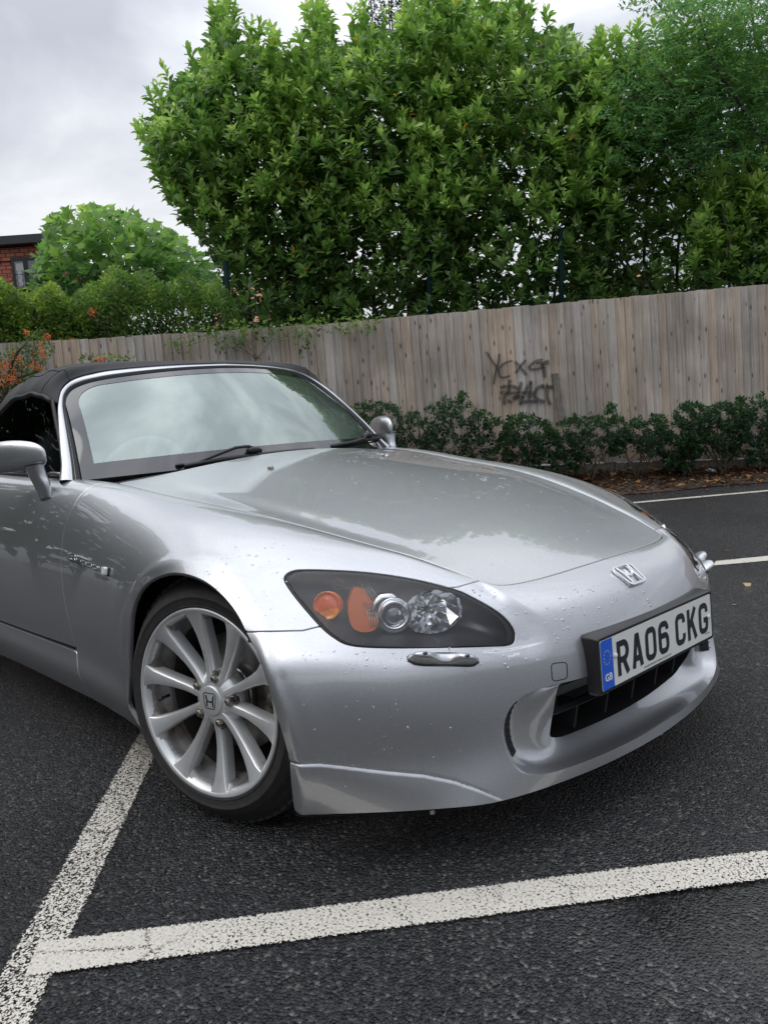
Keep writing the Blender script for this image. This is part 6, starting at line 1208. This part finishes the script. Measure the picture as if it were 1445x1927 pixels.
# ---- headlamp washer covers
for sg in (1, -1):
    a, b_ = px2uv([(766, 1240), (900, 1243)]); pts = [a*(1-k)+b_*k for k in np.linspace(0, 1, 15)]; G_ = []; G2 = []
    for k, uv in zip(np.linspace(0, 1, 15), pts):
        P = S(*uv[:, None])[0]; N_0 = Nn(*uv[:, None])[0]; dn_ = nrm(np.array([0, 0, -1.])-N_0*(-N_0[2])); lump = .016*(sstep(k, .0, .10)*(1-sstep(k, .30, .40))+sstep(k, .60, .70)*(1-sstep(k, .90, 1.0)))+.007*sstep(k, 0, .08)*(1-sstep(k, .92, 1.)); w = .0125*math.sqrt(max(.05, 1-(2*k-1)**6)); 
        G_.append([P-dn_*(w)-N_0*.001, P-dn_*(w*.85)+N_0*lump*.8, P-dn_*w*.3+N_0*lump*1.35, P+dn_*w*.35+N_0*lump*1.35, P+dn_*w*.8+N_0*lump*1.0, P+dn_*(w*1.05)-N_0*.001]); G2.append([P-dn_*(w+.0015)-N_0*.001, P-dn_*(w+.0015)+N_0*.0022, P+dn_*(w+.003)+N_0*.0022, P+dn_*(w+.003)-N_0*.001])
    mb = MB(); mb.grid(np.array(G_)*[1, sg, 1]); WC = mb.build('headlamp_washer', PAINT, CAR, smooth=True); WC.modifiers.new('s', 'SUBSURF').render_levels = 2; WC.modifiers['s'].levels = 2
    mb = MB(); mb.grid(np.array(G2)*[1, sg, 1]); mb.build('washer_gasket', RUBBER, WC)
    for i in (3, 11): c_ = (np.array(G_[i][2])+np.array(G_[i][3]))/2; mb = MB(); mb.grid(ellip(c_*[1, sg, 1], (.0055, .0055, .003)), closev=True); mb.build('nozzle', BLACK, WC, smooth=True)
# tow eye cover
tc_ = px2uv([(1037, 1249), (1066, 1246), (1068, 1277), (1039, 1283)]); tq = tc_.mean(0)+(tc_-tc_.mean(0)); ctr = tq.mean(0); lp = []
for i in range(4):
    p, n1 = tq[i], tq[(i+1) % 4]; p0_ = tq[i-1]
    for k in np.linspace(0, 1, 5): a_ = p+(p0_-p)*.22*(1-k)**2; lp.append(p+(p0_-p)*.20*(1-k)**1.6+(n1-p)*.20*k**1.6)
lp = np.array(lp); L3 = S(lp[:, 0], lp[:, 1]); Ln = Nn(lp[:, 0], lp[:, 1]); mb = MB(); mb.tube(list(L3+Ln*.0002)+[L3[0]+Ln[0]*.0002], .0011, 5, cap=False); mb.build('tow_eye_cover', VOID, CAR, smooth=True)
# ---- nose emblem
def emblem():
    vq = 2.05; P = S(np.array([NU-1e-3]), np.array([vq]))[0]; vv = np.linspace(1, 3.4, 60); pc = S(np.full(60, NU-1e-3), vv); k = np.argmin(np.abs(pc[:, 0]-.662)); P = pc[k]*[1, 0, 1]; Z = nrm(np.array([-(pc[k+1]-pc[k-1])[2], 0, (pc[k+1]-pc[k-1])[0]])); Z = Z if Z[0] > 0 else -Z; Y = nrm(np.array([-Z[2], 0, Z[0]])); X = np.array([0, 1., 0]); o = P+Z*.0015
    mb = MB(); w_, h_ = .0385, .0305; fr0 = [(x, y) for x, y in rrect(w_, h_, .012, top=.0400, bot=.0345)]; V2, F2 = ribbon2(fr0, .0030, True); add2(mb, V2, F2, -.0, .0045, X, Y, Z, o)
    for sx in (-1, 1): V2, F2 = ribbon2([(sx*.0255, .0275), (sx*.0185, .002), (sx*.0205, -.0275)], .0046, False); add2(mb, V2, F2, -.0, .0052, X, Y, Z, o)
    V2, F2 = ribbon2([(-.0165, .006), (0, -.004), (.0165, .006)], .0040, False); add2(mb, V2, F2, -.0, .0048, X, Y, Z, o)
    e = mb.build('nose_emblem', CHROME, CAR, bevel=.0007); 
emblem()
# ---- number plate
PX, PZ, PT = .7375, .3783, -.0163; pZ = np.array([math.cos(PT), 0, -math.sin(PT)]); pY = np.array([math.sin(PT), 0, math.cos(PT)]); pX = np.array([0, 1., 0]); po = np.array([PX, 0, PZ])
mb = MB(); bk = rrect(.2685, .068, .010, n=4); mid_ = rrect(.2675, .0655, .008, n=4); frn = rrect(.2660, .0620, .006, n=4); inn4 = rrect(.2625, .0580, .004, n=4)
def lay(P, o): return [po+x*pX+y*pY+o*pZ for x, y in P]
def back_row(P, dmin): return [po+x*pX+y*pY-pZ*(dmin*.75+.05*max(0, abs(x)-.12)+(.008 if y > 0 else 0)) for x, y in P]
rowsP = [back_row(bk, .030), back_row(rrect(.2685, .068, .010, n=4), .008), lay(mid_, -.004), lay(frn, .0015), lay(inn4, .0015), lay(inn4, -.001)]; mb.grid(np.array(rowsP), closev=True); nP = len(frn); mb.F.append(tuple(5*nP+k for k in range(nP))); mb.M.append(0)
mb.F.append(tuple(range(nP))[::-1]); mb.M.append(0)
PLT = mb.build('number_plate', BLACK, CAR, smooth=True); sharp(PLT, 28)
mb = MB(); mb.poly(rrect(.260, .0555, .004, n=3), .0022, o=po-pZ*.0005, X=pX, Y=pY, Z=pZ); mb.build('plate', WHITE, PLT)
mb = MB(); bl = [(-.2597, .051), (-.2597, -.051), (-.2572, -.0545), (-.2535, -.0553), (-.213, -.0553), (-.213, .0553), (-.2535, .0553), (-.2572, .0545)]; mb.poly(bl[::-1], .0003, o=po+pZ*.0018, X=pX, Y=pY, Z=pZ); mb.build('blue_band', PBLUE, PLT)
def arc2(cx, cy, rx, ry, a0, a1, n=8): return [(cx+rx*math.cos(math.radians(a)), cy+ry*math.sin(math.radians(a))) for a in np.linspace(a0, a1, n)]
w_ = .007; L0, R0, B0, T0 = .007, .043, .007, .072; rx, ry = .012, .015
TLc = lambda: arc2(L0+rx, T0-ry, rx, ry, 180, 90); TRc = lambda: arc2(R0-rx, T0-ry, rx, ry, 90, 0); BLc = lambda: arc2(L0+rx, B0+ry, rx, ry, 180, 270); BRc = lambda: arc2(R0-rx, B0+ry, rx, ry, 270, 360)
GLY = {
 '0': [(TLc()+TRc()+BRc()[::-1]+BLc()[::-1], True)],
 'C': [([(.043, .053)]+TRc()[::-1][1:]+TLc()[::-1]+BLc()+BRc()[:-1]+[(.043, .026)], False)],
 'G': [([(.043, .053)]+TRc()[::-1][1:]+TLc()[::-1]+BLc()+BRc()+[(.043, .034), (.026, .034)], False)],
 '6': [([(.043, .056)]+TRc()[::-1][1:]+TLc()[::-1]+BLc()+BRc()+arc2(R0-rx, .044-ry, rx, ry, 0, 90)+[(L0+.004, .044)], False)],
 'R': [([(.007, 0), (.007, .072)]+[(.028, .072)]+arc2(.028, .0535, .015, .0185, 85, -90, 9)+[(.012, .035)], False), ([(.026, .035), (.043, 0)], False)],
 'A': [([(.0075, 0), (.0222, .0725), (.0278, .0725), (.0425, 0)], False), ([(.013, .021), (.037, .021)], False)],
 'K': [([(.007, 0), (.007, .079)], False), ([(.0425, .079), (.011, .033)], False), ([(.022, .048), (.043, 0)], False)]}
u0 = -.260+.0635; hgt0 = -.0395
for ch, adv in zip('RA06 CKG', (61, 61, 61, 61, 22, 61, 61, 61)):
    if ch != ' ':
        mb = MB()
        for i, (pth, cl) in enumerate(GLY[ch]): V2, F2 = ribbon2([(u0+x, hgt0+y) for x, y in pth], w_, cl); add2(mb, V2, F2, -.0018, .0004+.00008*i, pX, pY, pZ, po)
        mb.build('character', PBLACK, PLT)
    u0 += adv/1000
for k in range(12):
    a = 2*math.pi*k/12; mb = MB(); st5 = [((.0021 if j % 2 == 0 else .0009)*math.sin(j*math.pi/5)-.2365+.0135*math.sin(a), (.0021 if j % 2 == 0 else .0009)*math.cos(j*math.pi/5)+.0155+.0155*math.cos(a)) for j in range(10)][::-1]; mb.poly(st5, .0002, o=po+pZ*.0022, X=pX, Y=pY, Z=pZ); mb.build('star', GOLD, PLT)
def text(name, s_, size, o, X, Y, Z, m, parent, bold=0., align='LEFT', sx=1.):
    cu = bpy.data.curves.new('t', 'FONT'); cu.body = s_; cu.size = size; cu.offset = bold; cu.extrude = .0001; cu.align_x = align; cu.resolution_u = 3; t_ = bpy.data.objects.new('t', cu); COL.objects.link(t_)
    me = bpy.data.meshes.new_from_object(t_, depsgraph=bpy.context.evaluated_depsgraph_get()); bpy.data.objects.remove(t_); bpy.data.curves.remove(cu)
    X, Y, Z, o = map(np.array, (X, Y, Z, o)); 
    for v in me.vertices: c_ = np.array(v.co[:]); v.co = Vector(o+c_[0]*sx*X+c_[1]*Y+c_[2]*Z)
    me.materials.clear(); me.materials.append(m); return link(name, me, parent)
text('country_code', 'GB', .0225, po+pX*-.2495+pY*-.0365+pZ*.0023, pX, pY, pZ, WHITE, PLT, bold=.0006)
text('supplier_line', 'MOTORIST DISCOUNT CENTRE LTD 01753 527 477', .0056, po+pX*-.085+pY*-.0505+pZ*.0020, pX, pY, pZ, PBLACK, PLT)
text('supplier_line', 'BS AU 145d', .0046, po+pX*.222+pY*-.0445+pZ*.0020, pX, pY, pZ, PBLACK, PLT)
for x, y in ((-.2045, .012), (.243, -.001)): mb = MB(); mb.grid(ellip(po+pX*x+pY*y+pZ*.0035, (.0040, .0062, .0062)), closev=True); mb.build('screw_cap', WHITE, PLT, smooth=True)
# ---- wing badge and repeater
def bxy(px, py): uv = px2uv([(px, py)])[0]; return S(*uv[:, None])[0], Nn(*uv[:, None])[0]
Pa, Na_ = bxy(133, 1049); Pb, Nb_ = bxy(188, 1070); X_ = nrm(Pb-Pa); Z_ = nrm(Na_+Nb_); Y_ = nrm(np.cross(Z_, X_)); 
if Y_[2] < 0: Y_ = -Y_
bo = Pa+Z_*.0012; Lb = np.linalg.norm(Pb-Pa); hS = .019
def bad(name, paths, ox, sc_w, sc_h, w, dy=0):
    mb = MB()
    for i, (pth, cl) in enumerate(paths): V2, F2 = ribbon2([(ox+x*sc_w+y*sc_h*.22, dy+y*sc_h) for x, y in pth], w, cl); add2(mb, V2, F2, 0, .002+.0001*i, X_, Y_, Z_, bo)
    return mb.build(name, CHROME, CAR)
cw_ = Lb/6.1; S_p = [([(1, .78), (.85, 1), (.15, 1), (0, .8), (.12, .58), (.88, .45), (1, .25), (.85, 0), (.12, 0), (0, .2)], False)]; two = [([(0, .8), (.15, 1), (.85, 1), (1, .75), (.85, .5), (.1, .2), (.05, 0), (1, 0)], False)]; zero = [([(.15, 0), (0, .2), (0, .8), (.15, 1), (.85, 1), (1, .8), (1, .2), (.85, 0)], True)]
bad('badge_letter', S_p, -cw_*.1, cw_*1.15, .0185, .0016, -.007)
for k, g_s in enumerate((two, zero, zero, zero)): bad('badge_letter', g_s, cw_*(1.55+k*1.12), cw_*.80, .0105, .0013, -.008)
mb = MB(); V2, F2 = ribbon2([(x+cw_*2.6, y+.0145) for x, y in rrect(cw_*1.35, .0042, .001, n=2)], .0006, True); add2(mb, V2, F2, 0, .0015, X_, Y_, Z_, bo); BD = mb.build('badge_plate', CHROME, CAR)
for k in range(9): mb = MB(); V2, F2 = ribbon2([(cw_*(1.45+k*.28), .0120), (cw_*(1.55+k*.28), .0168), (cw_*(1.63+k*.28), .0122)], .0004, False); add2(mb, V2, F2, 0, .0012, X_, Y_, Z_, bo); mb.build('badge_mark', CHROME, BD)
Pr, Nr_ = bxy(201.5, 1074.5); rl = [(x, y) for x, y in rrect(.0155, .0125, .005)]; mb = MB(); mb.poly([(x*1.1+.002, y*1.12) for x, y in rl], .006, o=Pr-Z_*.001, X=X_, Y=Y_, Z=Z_, inset=.1); RP = mb.build('side_repeater', BLACK, CAR, bevel=.001); mb = MB(); mb.poly(rl, .012, o=Pr+Z_*.001, X=X_, Y=Y_, Z=Z_, inset=.22); mb.build('repeater_lens', principled('clear_repeater', (.62, .62, .62), .12, coat=1), RP, bevel=.0015)
# fastener under the bumper corner
bp_ = A(820, 1535, y=-.628); mb = MB(); mb.tube([bp_+[-.02, .01, .006], bp_+[-.02, .01, -.006]], .006, 8); mb.build('bumper_bolt', STEEL, CAR)
# ---- rain drops on the paint
ic = bmesh.new(); bmesh.ops.create_icosphere(ic, subdivisions=2, radius=1); dv = np.array([v.co[:] for v in ic.verts]); df_ = np.array([[v.index for v in f.verts] for f in ic.faces]); ic.free()
top_h = dv[:, 2] > -.05; DV, DF = dv, [f for f in df_ if top_h[f].all()]
def drops(P, Nrm_, r, name, par):
    mb = MB()
    for p, n_, rr2 in zip(P, Nrm_, r):
        a = nrm(np.cross(n_, [.3, .5, .8])); b_ = np.cross(n_, a); q = dv*[1, 1, .62]*rr2*[rng.uniform(.85, 1.2), 1, 1]; mb.add(p+q[:, :1]*a+q[:, 1:2]*b_+q[:, 2:]*n_-n_*.0001, DF)
    o = mb.build(name, DROPM, par, smooth=True, fix=False); o['kind'] = 'stuff'
def scatter_px(poly, n, rmin=.0011, rmax=.0036):
    q = px_area(poly, n); uv = px2uv(q); P = S(uv[:, 0], uv[:, 1]); N_ = Nn(uv[:, 0], uv[:, 1]); return P, N_, rmin+(rmax-rmin)*rng.random(n)**2.5
for poly, n in (([(1020, 1120), (1180, 1085), (1300, 1110), (1100, 1190), (1060, 1230), (1020, 1200)], 130), ([(560, 1225), (980, 1225), (1020, 1245), (900, 1270), (560, 1255)], 60), ([(320, 1045), (540, 1000), (560, 1180), (480, 1170)], 55), ([(640, 1260), (760, 1260), (740, 1420), (700, 1420)], 22), ([(900, 1105), (1010, 1120), (1010, 1180), (960, 1150)], 25), ([(560, 1290), (900, 1290), (900, 1500), (560, 1500)], 18)):
    drops(*scatter_px(poly, n), 'rain_drops', BUMP if poly[0][1] > 1050 else bpy.data.objects['front_wing'])
xx = rng.uniform(-.68, .55, 420); yy = rng.uniform(-.6, .6, 420)*np.interp(xx, [-.7, .55], [1, .62]); k = (rng.random(420) < .75); xx, yy = xx[k], yy[k]
drops(HS(xx, yy), HN(xx, yy), .0007+.0017*rng.random(len(xx))**3, 'rain_drops', HOOD)
